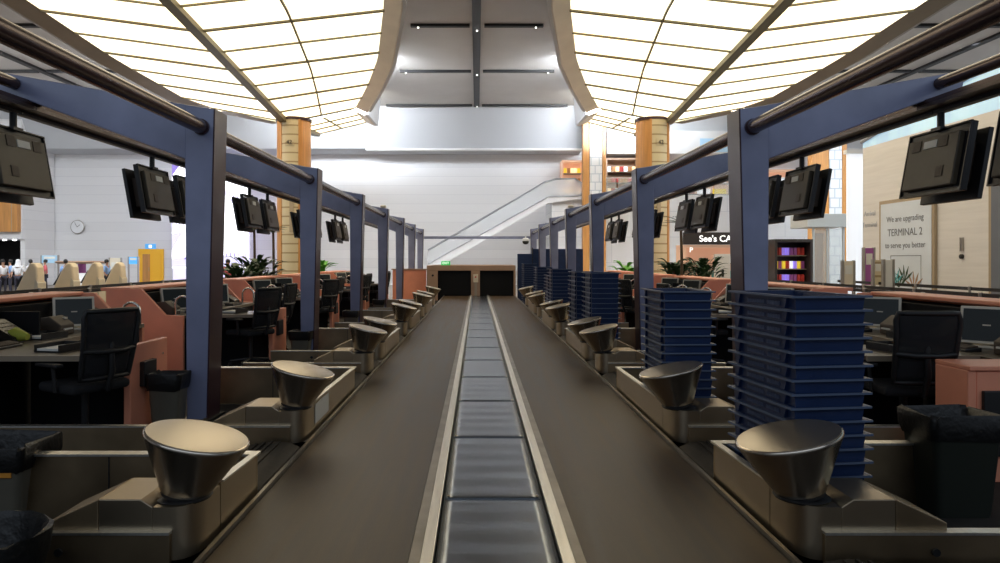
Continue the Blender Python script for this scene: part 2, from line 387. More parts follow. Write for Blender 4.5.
def cover(y0, y1, i, total):
    r = root('cover_plate', (0, y0, .30))
    nx, ny = 10, 40; mb = MB(); L = y1-y0-.012
    g = []
    for j in range(ny+1):
        row = []
        for k in range(nx+1):
            x = -.275+.55*k/nx; y = L*j/ny; u = j/ny
            z = .056+.0013*math.sin(y*2*PI/.27+.25*math.sin(i*1.7))*(.35+.65*math.exp(-((u-.5)/.5)**2))*(1 if i < 6 else .5)
            if j in (0, ny) : z -= .004
            row.append(mb.bm.verts.new((x, y, z)))
        g.append(row)
    for j in range(ny):
        for k in range(nx): mb.bm.faces.new((g[j][k], g[j][k+1], g[j+1][k+1], g[j+1][k]))
    mb.build('plate_sheet', 'plate', r, smooth=60, solid=.004)
    B(-.275, .275, 0, L, -.28, .045).build('support_tray', 'void', r)
    for k in (-1, 1): MB().lathe([(.008, .058), (.008, .064), (.004, .066)], 8, T(k*.25, .03, 0)).build('screw', 'steel', r)
    tag(r, '%s steel cover plate of the centre strip counting from the camera' % total, 'cover plate', 'centre strip cover plates')
y = -.155; i = 0
while y < YE-.3:
    cover(y, min(y+1.365, YE-.01), i, (ORD+['sixteenth', 'seventeenth', 'eighteenth', 'nineteenth', 'twentieth'])[i]); y += 1.365; i += 1
# tunnel wall where the belts leave the hall
r = root('baggage_tunnel', (0, YE, 0)); tag(r, 'tan baggage tunnel housing with two dark openings at the far end of the belts', 'baggage tunnel')
def ring(x0, x1, z1): pass
B(-1.98, -1.57, 0, .5, 0, 1.3).build('left_jamb', 'tan', r); B(-.31, .02, 0, .5, 0, 1.3).build('middle_pier', 'tan', r)
B(1.29, 1.36, 0, .5, 0, 1.3).build('right_jamb', 'tan', r); B(-1.98, 1.36, 0, 4.2, 1.3, 1.5).build('header', 'tan', r, bevel=.01)
B(-1.57, -.31, .12, .15, .0, 1.3).build('strip_curtain', 'void', r); B(.02, 1.29, .12, .15, .0, 1.3).build('strip_curtain', 'void', r)
B(-1.98, -1.94, .5, 4.2, 0, 1.3).build('side_panel', 'tan', r); B(1.32, 1.36, .5, 4.2, 0, 1.3).build('side_panel', 'tan', r)
MB().lathe([(.04, 0), (.04, .02)], 12, T(-1.75, -.02, 1.12, PI/2)).build('button', 'black', r)
r = root('control_pillar', (-.14, YE-.1, .364)); tag(r, 'slim pale metal control pillar standing between the two tunnel openings', 'control pillar')
B(-.05, .05, -.04, .04, 0, .5).build('stand', 'steel', r, bevel=.008); B(-.09, .09, -.06, .06, .5, .8).build('control_box', 'beige', r, bevel=.01); MB().lathe([(.03, 0), (.03, .02)], 10, T(0, -.06, .7, PI/2)).build('button', 'red', r)
r = root('exit_sign', (wx(445.5, YE), YE+.2, 1.5)); tag(r, 'small green illuminated exit sign box on top of the tan tunnel housing', 'exit sign')
B(-.17, .17, -.04, .04, 0, .16).build('lamp_box', 'green', r, bevel=.01); text('lettering', 'EXIT', .12, 'signwhite', r, (0, -.045, .08), (PI/2, 0, 0), .002)
# ================================================================ HOUSINGS, CONES, FEED CONVEYORS
FRONT = [3.14, 5.14, 8.28, 9.38, 12.45, 13.6, 16.6, 17.75, 20.8]
PROTO = {}
def bodypoly(s): return [(s*1.36, .32), (s*1.375, .10), (s*1.40, .03), (s*1.44, 0), (s*1.79, 0), (s*1.79, .32)]
def housing(s, k):
    r = root('conveyor_housing', (0, FRONT[k], 0))
    X = lambda u: s*u
    bp = [(1.36, .32), (1.362, .16), (1.372, .09), (1.39, .045), (1.415, .015), (1.445, .002), (1.47, 0), (1.545, 0), (1.545, .32)]
    MB().prism([(X(u), v) for u, v in bp], 'z', .352, .59).build('pocket_block', 'steel', r, smooth=50)
    MB().prism([(X(1.546), .352), (X(1.546), .59), (X(1.60), .625), (X(1.788), .625), (X(1.788), .352)], 'y', 0, .32).build('end_box', 'steel', r, bevel=.004)
    MB().solid([(X(1.79), 0, .2), (X(2.02), 0, .2), (X(2.02), .30, .2), (X(1.79), .30, .2)], [(X(1.79), 0, .625), (X(2.02), 0, .52), (X(2.02), .30, .52), (X(1.79), .32, .625)]).build('sloping_wing', 'steeldark', r, bevel=.004)
    ue = 3.7 if k == 0 else 2.85
    a, b = sorted((X(1.46), X(ue))); B(a, b, -.022, .0, .25, .475).build('rail_panel', 'steeldark', r, bevel=.003)
    B(a, b, -.03, .03, .475, .487).build('rail_cap', 'rail', r)
    B(a, b, .03, .06, .2, .475).build('rail_back', 'void', r)
    for u in (1.95, 2.3): MB().lathe([(.018, 0), (.018, .012)], 10, T(X(u), -.024, .40, PI/2)).build('bolt', 'black', r)
    MB().lathe([(.12, .584), (.128, .594), (.12, .598)], 28, T(X(1.435 if s > 0 else 1.465), .15, 0)).build('cone_socket', 'black', r, smooth=30)
    return r
def cone(s):
    r = root('deflector_cone', (0, 0, .636)); lean = -s*math.radians(13)
    mt = Matrix.Rotation(lean, 4, 'Y')
    MB().lathe([(.114, .02), (.118, .03), (.232, .258), (.238, .268), (.240, .276), (.237, .284), (.230, .288)], 48, mt, cap=False).build('cone_shell', 'conesteel', r, smooth=60)
    MB().lathe([(.231, .2875), (.21, .290), (.12, .294), (.03, .297), (.001, .2972)], 48, mt, cap=False).build('top_disc', 'topdisc', r, smooth=60)
    MB().lathe([(.105, 0), (.108, .028)], 28, mt).build('base_collar', 'black', r, smooth=30)
    return r
NT = {-1: 'left', 1: 'right'}
for s in (-1, 1):
    hp = None; cp = None; fp = None
    for k, Y in enumerate(FRONT):
        if k < 3: hp = housing(s, 0 if k < 2 else 2); h = hp; h.location.y = Y
        else: h = dup(hp); h.location.y = Y
        nm = ORD[k] if k else 'nearest'
        tag(h, '%s steel conveyor end housing on the %s of the belts, counted from the camera' % (nm, NT[s]), 'conveyor housing', 'steel conveyor housings')
        if cp is None: cp = cone(s); c = cp
        else: c = dup(cp)
        c.location = (1.435 if s > 0 else -1.465, Y+.15, .599); c.rotation_euler.z = random.uniform(-.08, .08)
        tag(c, '%s leaning steel deflector cone in the %s row of cones, counted from the camera' % (nm, NT[s]), 'deflector cone', 'leaning steel deflector cones')
        # feed conveyor whose mouth opens just before this housing
        if k == 0: y0 = Y-1.05
        elif k == 1: y0 = 4.05 if s < 0 else 4.29
        else: y0 = Y-1.0 if Y-FRONT[k-1] > 1.3 else FRONT[k-1]+.36
        y1 = Y-.06
        if k == 0 and s < 0: continue
        f = root('feed_conveyor', (0, y0, 0)); W = y1-y0
        tag(f, 'feed conveyor opening onto the belt just before the %s %s housing' % (nm, NT[s]), 'feed conveyor', 'feed conveyors')
        X = lambda u: s*u
        prof = [(X(1.62), .30), (X(1.50), .365), (X(1.43), .35), (X(1.37), .33), (X(1.345), .26), (X(1.345), .2), (X(1.62), .2)]
        # ribbed roller mouth
        mb = MB(); n = 26
        seg = [(X(1.70), .36), (X(1.55), .385), (X(1.45), .375), (X(1.38), .345), (X(1.35), .29), (X(1.35), .22), (X(1.70), .2)]
        mb.prism(seg, 'y', .04, W)
        for q in range(7):
            t = q/6; u = 1.68-.33*t; z = .365+.022*math.sin(PI*min(1, t*1.1))-(.06*t**3)
            mb.box(*sorted((X(u-.008), X(u+.008))), .06, W-.02, z-.03, z+.012)
        mb.build('ribbed_mouth', 'rubber', f, smooth=30)
        a, b = sorted((X(1.70), X(2.33))); B(a, b, .04, W, .28, .36).build('carrying_belt', 'rubber', f)
        # trough between the previous housing and this mouth
        ys = FRONT[k-1]+.33 if k else Y-1.05-1.6
        if y0-ys > .12:
            d = ys-y0
            B(*sorted((X(1.365), X(2.85))), -.03, 0.02, .21, .575).build('lip_wall', 'steeldark', f, bevel=.003)
            B(*sorted((X(1.35), X(2.85))), -.045, .03, .575, .588).build('lip_cap', 'rail', f)
            for u in (1.8, 2.2): B(*sorted((X(u), X(u+.006))), -.034, -.029, .23, .57).build('panel_seam', 'black', f)
            MB().solid([(X(1.36), d, .352), (X(1.375), d, .352), (X(1.375), -.03, .352), (X(1.36), -.03, .352)], [(X(1.36), d, .60), (X(1.375), d, .60), (X(1.375), -.03, .585), (X(1.36), -.03, .585)]).build('side_guide', 'steel', f)
            MB().solid([(X(1.345), d, .60), (X(1.385), d, .60), (X(1.385), -.03, .583), (X(1.345), -.03, .583)], [(X(1.345), d, .61), (X(1.385), d, .61), (X(1.385), -.03, .592), (X(1.345), -.03, .592)]).build('guide_cap', 'rail', f)
            B(*sorted((X(1.39), X(2.33))), d, -.05, .202, .28).build('trough_belt', 'rubber', f)
        if k == 2 and s < 0: B(*sorted((X(1.353), X(1.358))), -1.80, -1.32, .42, .57).build('notice_sticker', 'paper', f)

# ================================================================ DECK
for s in (-1, 1):
    structure(B(*sorted((s*1.345, s*5.3)), -1.2, 25.9, 0.0, .2).build('floor_deck', 'carpet'))

# ================================================================ GANTRIES
PY = [6.48-4.2+4.2*i for i in range(0, 8)]       # first one is beside the camera
GX = 2.44
def gantry(s):
    r = root('gantry_post', (CX, 0, 0)); X = lambda u: s*u
    MB().prism([(X(2.50), .2), (X(2.69), .2), (X(2.71), 3.14), (X(2.43), 3.10)], 'y', 0, .30).build('post', 'navy', r, bevel=.012)
    # glossy dark inner edge of the post
    MB().solid([(X(2.492), -.004, .2), (X(2.492), .304, .2), (X(2.505), .304, .2), (X(2.505), -.004, .2)], [(X(2.422), -.004, 3.1), (X(2.422), .304, 3.1), (X(2.436), .304, 3.1), (X(2.436), -.004, 3.1)]).build('edge_strip', 'edge', r)
    MB().prism([(X(2.66), 2.62), (X(4.22), 3.20), (X(4.52), 3.26), (X(4.54), 3.40), (X(4.38), 3.44), (X(3.35), 3.26), (X(2.66), 3.14)], 'y', .04, .26).build('arm', 'navy', r, bevel=.01)
    MB().lathe([(.075, 0), (.075, .03)], 20, T(X(2.55), -.03, 2.93, -PI/2)).build('pipe_flange', 'edge', r, smooth=30)
    B(*sorted((X(2.46), X(2.74))), -.06, .36, .2, .225).build('foot_plate', 'black', r)
    for dx in (2.5, 2.7): MB().lathe([(.018, .225), (.018, .245)], 8, T(X(dx), -.035, 0)).build('bolt', 'steel', r)
    return r
for s in (-1, 1):
    p = None
    for i, Y in enumerate(PY):
        if p is None: p = gantry(s); g = p
        else: g = dup(p)
        g.location = (CX, Y, 0)
        tag(g, ('slate blue gantry post with outward arm, %s in the %s row' % (['just beside the camera', 'nearest standing post', 'second standing post', 'third standing post', 'fourth standing post', 'fifth standing post', 'sixth standing post', 'farthest post'][i], SIDE[s])), 'gantry', 'slate blue gantry posts')
        if i < len(PY)-1:
            nm = ['first', 'second', 'third', 'fourth', 'fifth', 'sixth', 'last'][i]
            ya, yb = Y+.31, PY[i+1]-.035
            o = MB().tube([(0, ya, 0), (0, yb, 0)], .066, 20).build('overhead_pipe', 'pipe', None, smooth=30); o.location = (CX+s*2.55, 0, 2.93)
            tag(o, 'dark bronze overhead pipe of the inner line, %s span from the camera on the %s' % (nm, SIDE[s]), 'pipe', 'inner overhead pipes')
            o = MB().tube([(0, Y+.27, 0), (0, PY[i+1]+.03, 0)], .055, 16).build('overhead_pipe', 'pipe', None, smooth=30); o.location = (CX+s*4.30, 0, 3.34)
            tag(o, 'dark bronze overhead pipe at the arm tips, %s span from the camera on the %s' % (nm, SIDE[s]), 'pipe', 'outer overhead pipes')
            r = root('cable_tray', (CX+s*4.34, Y+.15, 3.115)); L = 4.19
            tag(r, 'dark cable tray carrying the display hangers, %s span from the camera on the %s' % (nm, SIDE[s]), 'cable tray', 'cable trays under the arm tips')
            B(-.17, .17, 0, L, 0, .035).build('tray_channel', 'tray', r)
            for u in (-.17, .15): B(u, u+.02, 0, L, .035, .075).build('side_rail', 'pipe', r)
            B(-.03, .03, 0, L, -.04, 0).build('slot_rail', 'black', r)
# cross bar joining the two gantries at the far end
Y = PY[-1]+.12
o = B(CX-2.41, CX+2.41, Y, Y+.1, 2.66, 2.78).build('cross_bar', 'navy', None, bevel=.01); tag(o, 'thin dark cross bar joining both gantries at the far end', 'beam')
r = root('dome_camera', (CX+2.2, Y-.15, 2.7)); tag(r, 'small white dome camera at the right end of the far cross bar', 'security camera')
MB().lathe([(.10, 0), (.16, -.06), (.16, -.14)], 20).build('housing', 'white', r, smooth=30); MB().lathe([(.15, -.141), (.14, -.22), (.09, -.28), (.02, -.3)], 20).build('dome', 'screen', r, smooth=30); B(-.03, .03, -.03, .03, 0, .16).build('bracket', 'white', r)
for s in (-1, 1):
    o = MB().lathe([(.03, 0), (.08, .01), (.085, .06), (.05, .08)], 14).build('loudspeaker', 'beige', None, smooth=30); o.location = (CX+s*2.57, PY[4]+.1, 3.125)
    tag(o, 'small pale fitting on top of the %s gantry' % SIDE[s], 'fitting')

# ================================================================ HANGING DISPLAYS
def display(s):
    r = root('hanging_display', (0, 0, 3.06))
    MB().tube([(0, 0, 0), (0, 0, -.14)], .032, 10).build('hanger', 'black', r)
    B(-.05, .05, -.07, .07, -.165, -.135).build('swivel', 'black', r)
    tilt = Matrix.Translation((0, 0, -.15)) @ Matrix.Rotation(s*math.radians(10), 4, 'Y')
    def b(x0, x1, y0, y1, z0, z1): return MB().box(*sorted((s*x0, s*x1)), y0, y1, z0, z1, mtx=tilt)
    # inner panel: back housing faces the staff, bezel around it
    p = b(.0, .045, -.44, .44, -.62, 0).build('inner_screen', 'black', r, bevel=.006)
    b(-.055, 0, -.36, .36, -.57, -.08).build('back_housing', 'olive', p, bevel=.01)
    for y0 in (-.22, .16): b(-.062, -.055, y0, y0+.12, -.20, -.10).build('vent', 'vent', p)
    b(-.062, -.055, -.22, -.12, -.48, -.38).build('vent', 'vent', p)
    b(-.063, -.055, -.07, .11, -.19, -.12).build('maker_label', 'paper', p)
    for z0 in (-.012, -.628): b(-.02, .0, -.44, .44, z0, z0+.014).build('frame_edge', 'black', p)
    for y0 in (-.44, .426): b(-.02, .0, y0, y0+.014, -.62, 0).build('frame_edge', 'black', p)
    q = b(.17, .215, -.40, .40, -.66, -.02).build('outer_screen', 'black', r, bevel=.006)
    b(.11, .17, -.28, .28, -.52, -.14).build('back_housing', 'vent', q, bevel=.01)
    b(.045, .11, -.06, .06, -.42, -.22).build('mount_plate', 'black', r)
    return r
DY = [5.35, 6.55, 9.35, 10.5, 13.35, 14.5, 17.4, 18.6, 21.4, 22.6]
for s in (-1, 1):
    p = None
    for i, Y in enumerate(DY):
        if s == -1 and i == 0: continue
        if p is None: p = display(s); d = p
        else: d = dup(p)
        d.location = (CX+s*4.34, Y, 3.075)
        tag(d, 'black flight display pair seen from behind, %s hanging over the %s counters from the camera' % (ORD[i], SIDE[s]), 'display', 'hanging flight displays')

# ================================================================ CHECK-IN COUNTERS
def counter(s, long_near=False):
    """origin at the near end; length 3.1 along Y"""
    r = root('check_in_counter', (CX, 0, 0)); X = lambda u: s*u; L = 3.05
    endp = [(X(5.02), .2), (X(5.02), 1.31), (X(4.55), 1.31), (X(4.22), .955), (X(3.98), .945), (X(3.98), .2)]
    MB().prism(endp, 'y', -.03, .03).build('end_panel', 'salmon', r, bevel=.006)
    MB().prism(endp, 'y', L-.03, L+.03).build('end_panel', 'salmon', r, bevel=.006)
    B(*sorted((X(4.98), X(5.03))), .03, L-.03, .2, 1.28).build('front_panel', 'salmon', r)
    B(*sorted((X(4.70), X(5.10))), -.02, L+.02, 1.28, 1.325).build('ledge', 'salmon', r, bevel=.012)
    B(*sorted((X(3.97), X(4.97))), .05, L-.04, .905, .94).build('desk_top', 'desk', r)
    B(*sorted((X(3.95), X(3.97))), .98, L-.04, .90, .944).build('desk_edging', 'edging', r)
    B(*sorted((X(3.08), X(3.97))), .24, .98, .905, .94).build('return_top', 'desk', r)
    B(*sorted((X(3.08), X(4.0))), .22, .24, .90, .944).build('desk_edging', 'edging', r)
    B(*sorted((X(3.12), X(3.97))), .93, .97, .2, .90).build('modesty_panel', 'void', r)
    B(*sorted((X(4.0), X(4.97))), .06, L-.06, .2, .90).build('cabinet', 'void', r)
    MB().prism([(X(4.97), .95), (X(4.97), 1.24), (X(4.62), 1.24), (X(4.66), .95)], 'y', .05, L-.05).build('hutch', 'void', r)
    B(*sorted((X(4.25), X(4.66))), 1.49, 1.52, .94, 1.2).build('hutch_divider', 'void', r)
    return r
def pedestal(s):
    r = root('pedestal_panel', (CX, 0, .2)); X = lambda u: s*u
    B(*sorted((X(2.98), X(3.04))), 0, .72, 0, .76).build('side_panel', 'salmon', r, bevel=.008)
    B(*sorted((X(3.04), X(3.10))), .30, .66, 0, .70).build('back_frame', 'salmon', r)
    B(*sorted((X(2.935), X(2.98))), .16, .40, .38, .60).build('card_slot', 'black', r, bevel=.006)
    MB().lathe([(.012, 0), (.012, .01)], 8, T(X(2.978), .6, .62, 0, -s*PI/2)).build('screw', 'chrome', r)
    return r
def hoop(s):
    r = root('bag_hoop', (0, 0, 0)); pts = [(0, -.10, 0), (0, -.10, .16)]+[(0, -.10*math.cos(PI*k/8), .16+.10*math.sin(PI*k/8)) for k in range(1, 8)]+[(0, .10, .16), (0, .10, 0)]
    MB().tube([(p[1], 0, p[2]) for p in pts], .016, 10).build('hoop_tube', 'chrome', r, smooth=60)
    for q in (-.1, .1): MB().lathe([(.028, 0), (.028, .008)], 12, T(q, 0, 0)).build('base_flange', 'chrome', r)
    return r
def screen():
    r = root('desk_monitor'); t = Matrix.Rotation(math.radians(-14), 4, 'X')
    B(-.20, .20, -.02, .03, .03, .36, mtx=t).build('casing', 'beige', r, bevel=.008)
    B(-.175, .175, -.026, -.018, .055, .335, mtx=t).build('screen_face', 'screen', r)
    B(-.03, .03, .02, .10, .0, .20).build('neck', 'beige', r); B(-.11, .11, -.06, .12, 0, .018).build('foot', 'beige', r, bevel=.004)
    return r
def keyboard():
    r = root('keyboard'); MB().prism([(-.07, 0), (.07, 0), (.07, .035), (-.07, .018)], 'x', -.22, .22).build('key_case', 'black', r, bevel=.004)
    mb = MB()
    for a in range(14):
        for b_ in range(4): mb.box(-.2+a*.029, -.2+a*.029+.024, -.055+b_*.028, -.055+b_*.028+.023, .022+b_*.004, .034+b_*.004)
    mb.build('keys', 'vent', r); return r
def printer():
    r = root('tag_printer'); MB().prism([(-.12, 0), (.14, 0), (.14, .17), (0, .19), (-.12, .10)], 'x', -.12, .12).build('printer_body', 'vent', r, bevel=.01)
    B(-.07, .07, -.135, -.118, .05, .065).build('paper_slot', 'paper', r); B(.06, .10, -.06, -.02, .15, .17, mtx=None).build('button_pad', 'beige', r); return r
def tray():
    r = root('document_tray'); B(-.12, .12, -.16, .16, 0, .012).build('tray_base', 'black', r)
    B(-.12, .12, .15, .16, .012, .06).build('tray_wall', 'black', r); B(-.12, -.11, -.16, .15, .012, .06).build('tray_wall', 'black', r); B(.11, .12, -.16, .15, .012, .06).build('tray_wall', 'black', r)
    B(-.10, .10, -.15, .14, .012, .03).build('papers', 'paper', r); return r
def reader():
    r = root('boarding_pass_reader'); mb = MB().prism([(-.16, 0), (.16, 0), (.16, .20), (.10, .20), (-.16, .05)], 'x', -.13, .13).mark(0)
    for a in range(5):
        for b_ in range(4): mb.box(-.10+a*.042, -.07+a*.042, -.11+b_*.05, -.08+b_*.05, .06+b_*.029, .085+b_*.029)
    mb.mark(1); mb.build('reader_case', 'black', r, extra=('edging',)); B(-.05, .05, .105, .15, .20, .212).build('small_display', 'bluemist', r)
    return r
def chair():
    r = root('office_chair', (0, 0, .2))
    B(-.25, .25, -.24, .24, .44, .52).build('seat', 'blackfab', r, bevel=.035, seg=4)
    MB().tube([(0, 0, .08), (0, 0, .44)], .03, 12).build('gas_lift', 'black', r)
    mb = MB()
    for k in range(5):
        a = 2*PI*k/5+.3; mb.tube([(0, 0, .10), (.28*math.cos(a), .28*math.sin(a), .07)], [.028, .018], 8)
    mb.build('star_base', 'black', r)
    for k in range(5):
        a = 2*PI*k/5+.3; MB().lathe([(.03, -.02), (.03, .02)], 12, T(.28*math.cos(a), .28*math.sin(a), .03, PI/2, 0, a)).build('caster', 'black', r)
    # curved mesh back with a frame around it (back is on +y)
    def bp(u, v):      # u -1..1 across, v 0..1 up
        wv = .235-.03*(1-v)+(-.02 if v > .9 else 0)
        return Vector((u*wv, .26+.05*math.sin(v*2.6)+.12*v*v*.6-.05*(1-u*u)*-1*.6, .56+.54*v))
    mb = MB(); g = [[mb.bm.verts.new(bp(-1+2*i/8, j/10)) for i in range(9)] for j in range(11)]
    for j in range(10):
        for i in range(8): mb.bm.faces.new((g[j][i], g[j][i+1], g[j+1][i+1], g[j+1][i]))
    mb.build('mesh_back', 'seatmesh', r, smooth=60, solid=.006)
    loop = [bp(-1, j/10) for j in range(11)]+[bp(-1+2*i/8, 1) for i in range(1, 9)]+[bp(1, 1-j/10) for j in range(1, 11)]+[bp(1-2*i/8, 0) for i in range(1, 9)]
    MB().tube(loop, .02, 8).build('back_frame', 'black', r, smooth=60)
    mb = MB(); mb.tube([bp(-1, .42), bp(-.4, .40)+Vector((0, .02, 0)), bp(.4, .40)+Vector((0, .02, 0)), bp(1, .42)], .022, 8); mb.build('lumbar_bar', 'black', r, smooth=60)
    MB().tube([(0, .10, .45), (0, .30, .47), (0, .36, .62), (0, .34, .85)], .024, 8).build('back_bracket', 'black', r, smooth=60)
    for k in (-1, 1): 
        MB().tube([(k*.27, .05, .46), (k*.29, .05, .66)], .016, 8).build('arm_post', 'black', r)
        B(k*.29-.035, k*.29+.035, -.14, .14, .66, .69).build('armrest', 'black', r, bevel=.01)
    return r
def bin_(square, grey, h=.5, w_=.19):
    r = root('waste_bin')
    n = 4 if square else 28
    def ringp(rr, z):
        if square:
            pts = []
            for cx_, cy_, a0 in ((1, 1, 0), (-1, 1, PI/2), (-1, -1, PI), (1, -1, 3*PI/2)):
                for q in range(5): a = a0+q*PI/8; pts.append((cx_*(rr-.04)+.04*math.cos(a), cy_*(rr-.04)*.8+.04*math.sin(a), z))
            return pts
        return [(rr*math.cos(2*PI*i/28), rr*math.sin(2*PI*i/28), z) for i in range(28)]
    def shell(name, prof, m, jitter=0):
        mb = MB(); rings = []
        for j, (rr, z) in enumerate(prof):
            rings.append([mb.bm.verts.new((x*(1+jitter*random.uniform(-1, 1)), y_*(1+jitter*random.uniform(-1, 1)), zz+jitter*.3*random.uniform(-1, 1))) for x, y_, zz in ringp(rr, z)])
        k = len(rings[0])
        for a, b_ in zip(rings, rings[1:]):
            for i in range(k): mb.bm.faces.new((a[i], a[(i+1) % k], b_[(i+1) % k], b_[i]))
        mb.bm.faces.new(rings[0] if name == 'bin_body' else rings[-1])
        return mb.build(name, m, r, smooth=50)
    shell('bin_body', [(w_*.78, 0), (w_*.80, .02), (w_, h-.02), (w_+.012, h), (w_+.004, h-.005), (w_-.01, h-.05)], 'bingrey' if grey else 'bindark')
    shell('liner', [(w_*.97+.005, h-.13), (w_+.012, h-.08), (w_+.018, h+.005), (w_+.004, h+.015), (w_-.015, h-.01), (w_-.05, h-.2), (w_*.4, h-.32)], 'liner', .035)
    return r
cnt = {-1: None, 1: None}; ped = {-1: None, 1: None}
chair0 = chair(); chair_used = False
items0 = dict(screen=screen(), keyboard=keyboard(), printer=printer(), tray=tray(), reader=reader(), hoop=hoop(1)); used = {}
def put(kind, x, y, z, rz, label, cat, grp):
    o = items0[kind] if kind not in used else dup(items0[kind]); used[kind] = 1
    o.location = (x, y, z); o.rotation_euler = (0, 0, rz); tag(o, label, cat, grp); return o
def putchair(x, y, rz, label):
    global chair_used
    o = dup(chair0) if chair_used else chair0; chair_used = True
    o.location = (x, y, .2); o.rotation_euler = (0, 0, rz); tag(o, label, 'office chair', 'black office chairs'); return o
for s in (-1, 1):
    for i in range(5):
        Y0 = 5.30+4.2*i; nm = ORD[i]; sd = SIDE[s]
        c = counter(s) if cnt[s] is None else dup(cnt[s]); cnt[s] = cnt[s] or c; c.location.y = Y0
        tag(c, '%s salmon check-in counter with dark desk in the %s row, counted from the camera' % (nm, sd), 'check-in counter', 'salmon check-in counters')
        c = pedestal(s) if ped[s] is None else dup(ped[s]); ped[s] = ped[s] or c; c.location.y = 6.02+4.2*i
        tag(c, 'low salmon desk-end panel with black slot, %s from the camera on the %s' % (nm, sd), 'panel', 'low salmon desk-end panels')
        if s > 0 and i == 0:
            ch = list(c.children)
            for o_ in ch: bpy.data.objects.remove(o_)
            c.location = (CX, 4.72, .2)
            B(3.31, 3.37, 0, .34, 0, .755).build('side_panel', 'salmon', c, bevel=.008); B(3.37, 4.3, .0, .05, 0, .75).build('front_panel', 'salmon', c, bevel=.006); B(3.31, 4.3, -.02, .34, .755, .785).build('top_board', 'salmon', c, bevel=.006)
            B(3.40, 3.60, -.03, 0, .18, .62).build('card_slot', 'black', c, bevel=.006); ped[1] = None
        X = lambda u: CX+s*u
        face = s*PI/2           # things face the staff side
        for j, dy in enumerate((.75, 2.35)):
            w_ = 'near' if j == 0 else 'far'
            at = 'on the %s half of the %s %s counter' % (w_, nm, sd)
            put('screen', X(4.40), Y0+dy, .941, -s*PI/2+s*(.75 if j == 0 else .95), 'beige framed monitor '+at, 'monitor', 'desk monitors')
            put('keyboard', X(4.10), Y0+dy-.05, .941, -s*PI/2, 'black keyboard '+at, 'keyboard', 'keyboards')
            put('reader', X(4.38), Y0+dy+.46, .941, -s*PI/2, 'sloped black pass reader '+at, 'card reader', 'boarding pass readers')
            put('printer', X(4.30), Y0+dy-.50, .941, -s*PI/2, 'dark tag printer '+at, 'printer', 'tag printers')
            put('tray', X(3.5 if j == 0 else 4.2), Y0+(.6 if j == 0 else dy-.85), .941, .2*s, 'black paper tray '+at, 'paper tray', 'paper trays')
            if not (s > 0 and i == 0 and j == 0): put('hoop', X(4.06), Y0+(.16 if j == 0 else 2.92), .941, 0, 'chrome bag hoop at the %s end of the %s %s counter' % (w_, nm, sd), 'hoop', 'chrome bag hoops')
        if s < 0 or i > 0: putchair(X(3.22), Y0+.45, s*(PI/2+.5), 'black mesh office chair drawn up to the return of the %s %s counter' % (nm, sd))
        if i > 0: putchair(X(3.42), Y0+2.1, s*(PI/2+.15), 'black mesh office chair in the bay of the %s %s counter' % (nm, sd))
putchair(wx(929, 5.3), 5.62, PI-.08, 'wide black mesh office chair pulled up to the nearest right counter')
# bins
def place_bin(square, grey, x, y, h, w_, label):
    b_ = bin_(square, grey, h, w_); b_.location = (x, y, .201); tag(b_, label, 'waste bin', 'waste bins'); return b_
b1 = place_bin(True, True, wx(3, 4.1), 4.1, .44, .23, 'grey square bin with black liner and orange tag beside the nearest left cone')
B(.08, .17, -.188, -.180, .28, .32).build('orange_tag', 'yellow', b1)
place_bin(False, False, wx(0, 2.85), 2.75, .42, .22, 'dark round bin at the bottom left corner of the view')
place_bin(True, True, wx(168, 6.3), 6.31, .47, .145, 'grey bin with black liner next to the nearest left gantry post')
place_bin(True, False, wx(956, 4.15), 4.2, .58, .205, 'large dark bin with black liner beside the right salmon panel')
for i in range(1, 4):
    place_bin(True, True, wx(0, 0)-2.66, 6.4+4.2*i, .42, .15, 'small grey bin under the %s left gantry post' % ORD[i])

# ================================================================ TUB STACKS
def tub():
    r = root('baggage_tub')
    hx, hy, H = .20, .325, .25
    def ring(dx, z): return [(-hx+dx, -hy+dx, z), (hx-dx, -hy+dx, z), (hx-dx, hy-dx, z), (-hx+dx, hy-dx, z)]
    mb = MB(); prof = [(.035, 0), (.010, H-.012), (-.006, H-.010), (-.006, H), (.012, H), (.041, .008)]
    rings = [[mb.bm.verts.new(p) for p in ring(d, z)] for d, z in prof]
    mb.bm.faces.new(rings[0]); mb.bm.faces.new(rings[-1])
    for a, b_ in zip(rings, rings[1:]):
        for i in range(4): mb.bm.faces.new((a[i], a[(i+1) % 4], b_[(i+1) % 4], b_[i]))
    mb.mark(0)
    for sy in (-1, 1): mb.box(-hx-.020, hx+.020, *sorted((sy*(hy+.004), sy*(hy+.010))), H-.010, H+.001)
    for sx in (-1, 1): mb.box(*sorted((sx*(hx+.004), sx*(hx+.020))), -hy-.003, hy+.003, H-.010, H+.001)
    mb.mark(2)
    for y_ in (-.24, .24):
        for sx in (-1, 1): mb.prism([(y_-.02, H-.014), (y_+.02, H-.014), (y_, H-.066)], 'x', *sorted((sx*(hx-.019), sx*(hx+.004))))
    mb.mark(0)
    # moulded lettering on the long side, too worn to read
    x = -.17
    for k in range(13):
        if k != 5:
            for q in range(2): mb.box(-(hx-.0105)-.0015, -(hx-.016), x+q*.012, x+q*.012+.005, H-.056, H-.034)
            mb.box(-(hx-.0105)-.0015, -(hx-.016), x, x+.017, H-.038 if k % 2 else H-.056, H-.034 if k % 2 else H-.052)
        x += .026
    mb.mark(1)
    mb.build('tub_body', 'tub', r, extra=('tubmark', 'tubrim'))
    return r
tub0 = tub(); tub_used = False
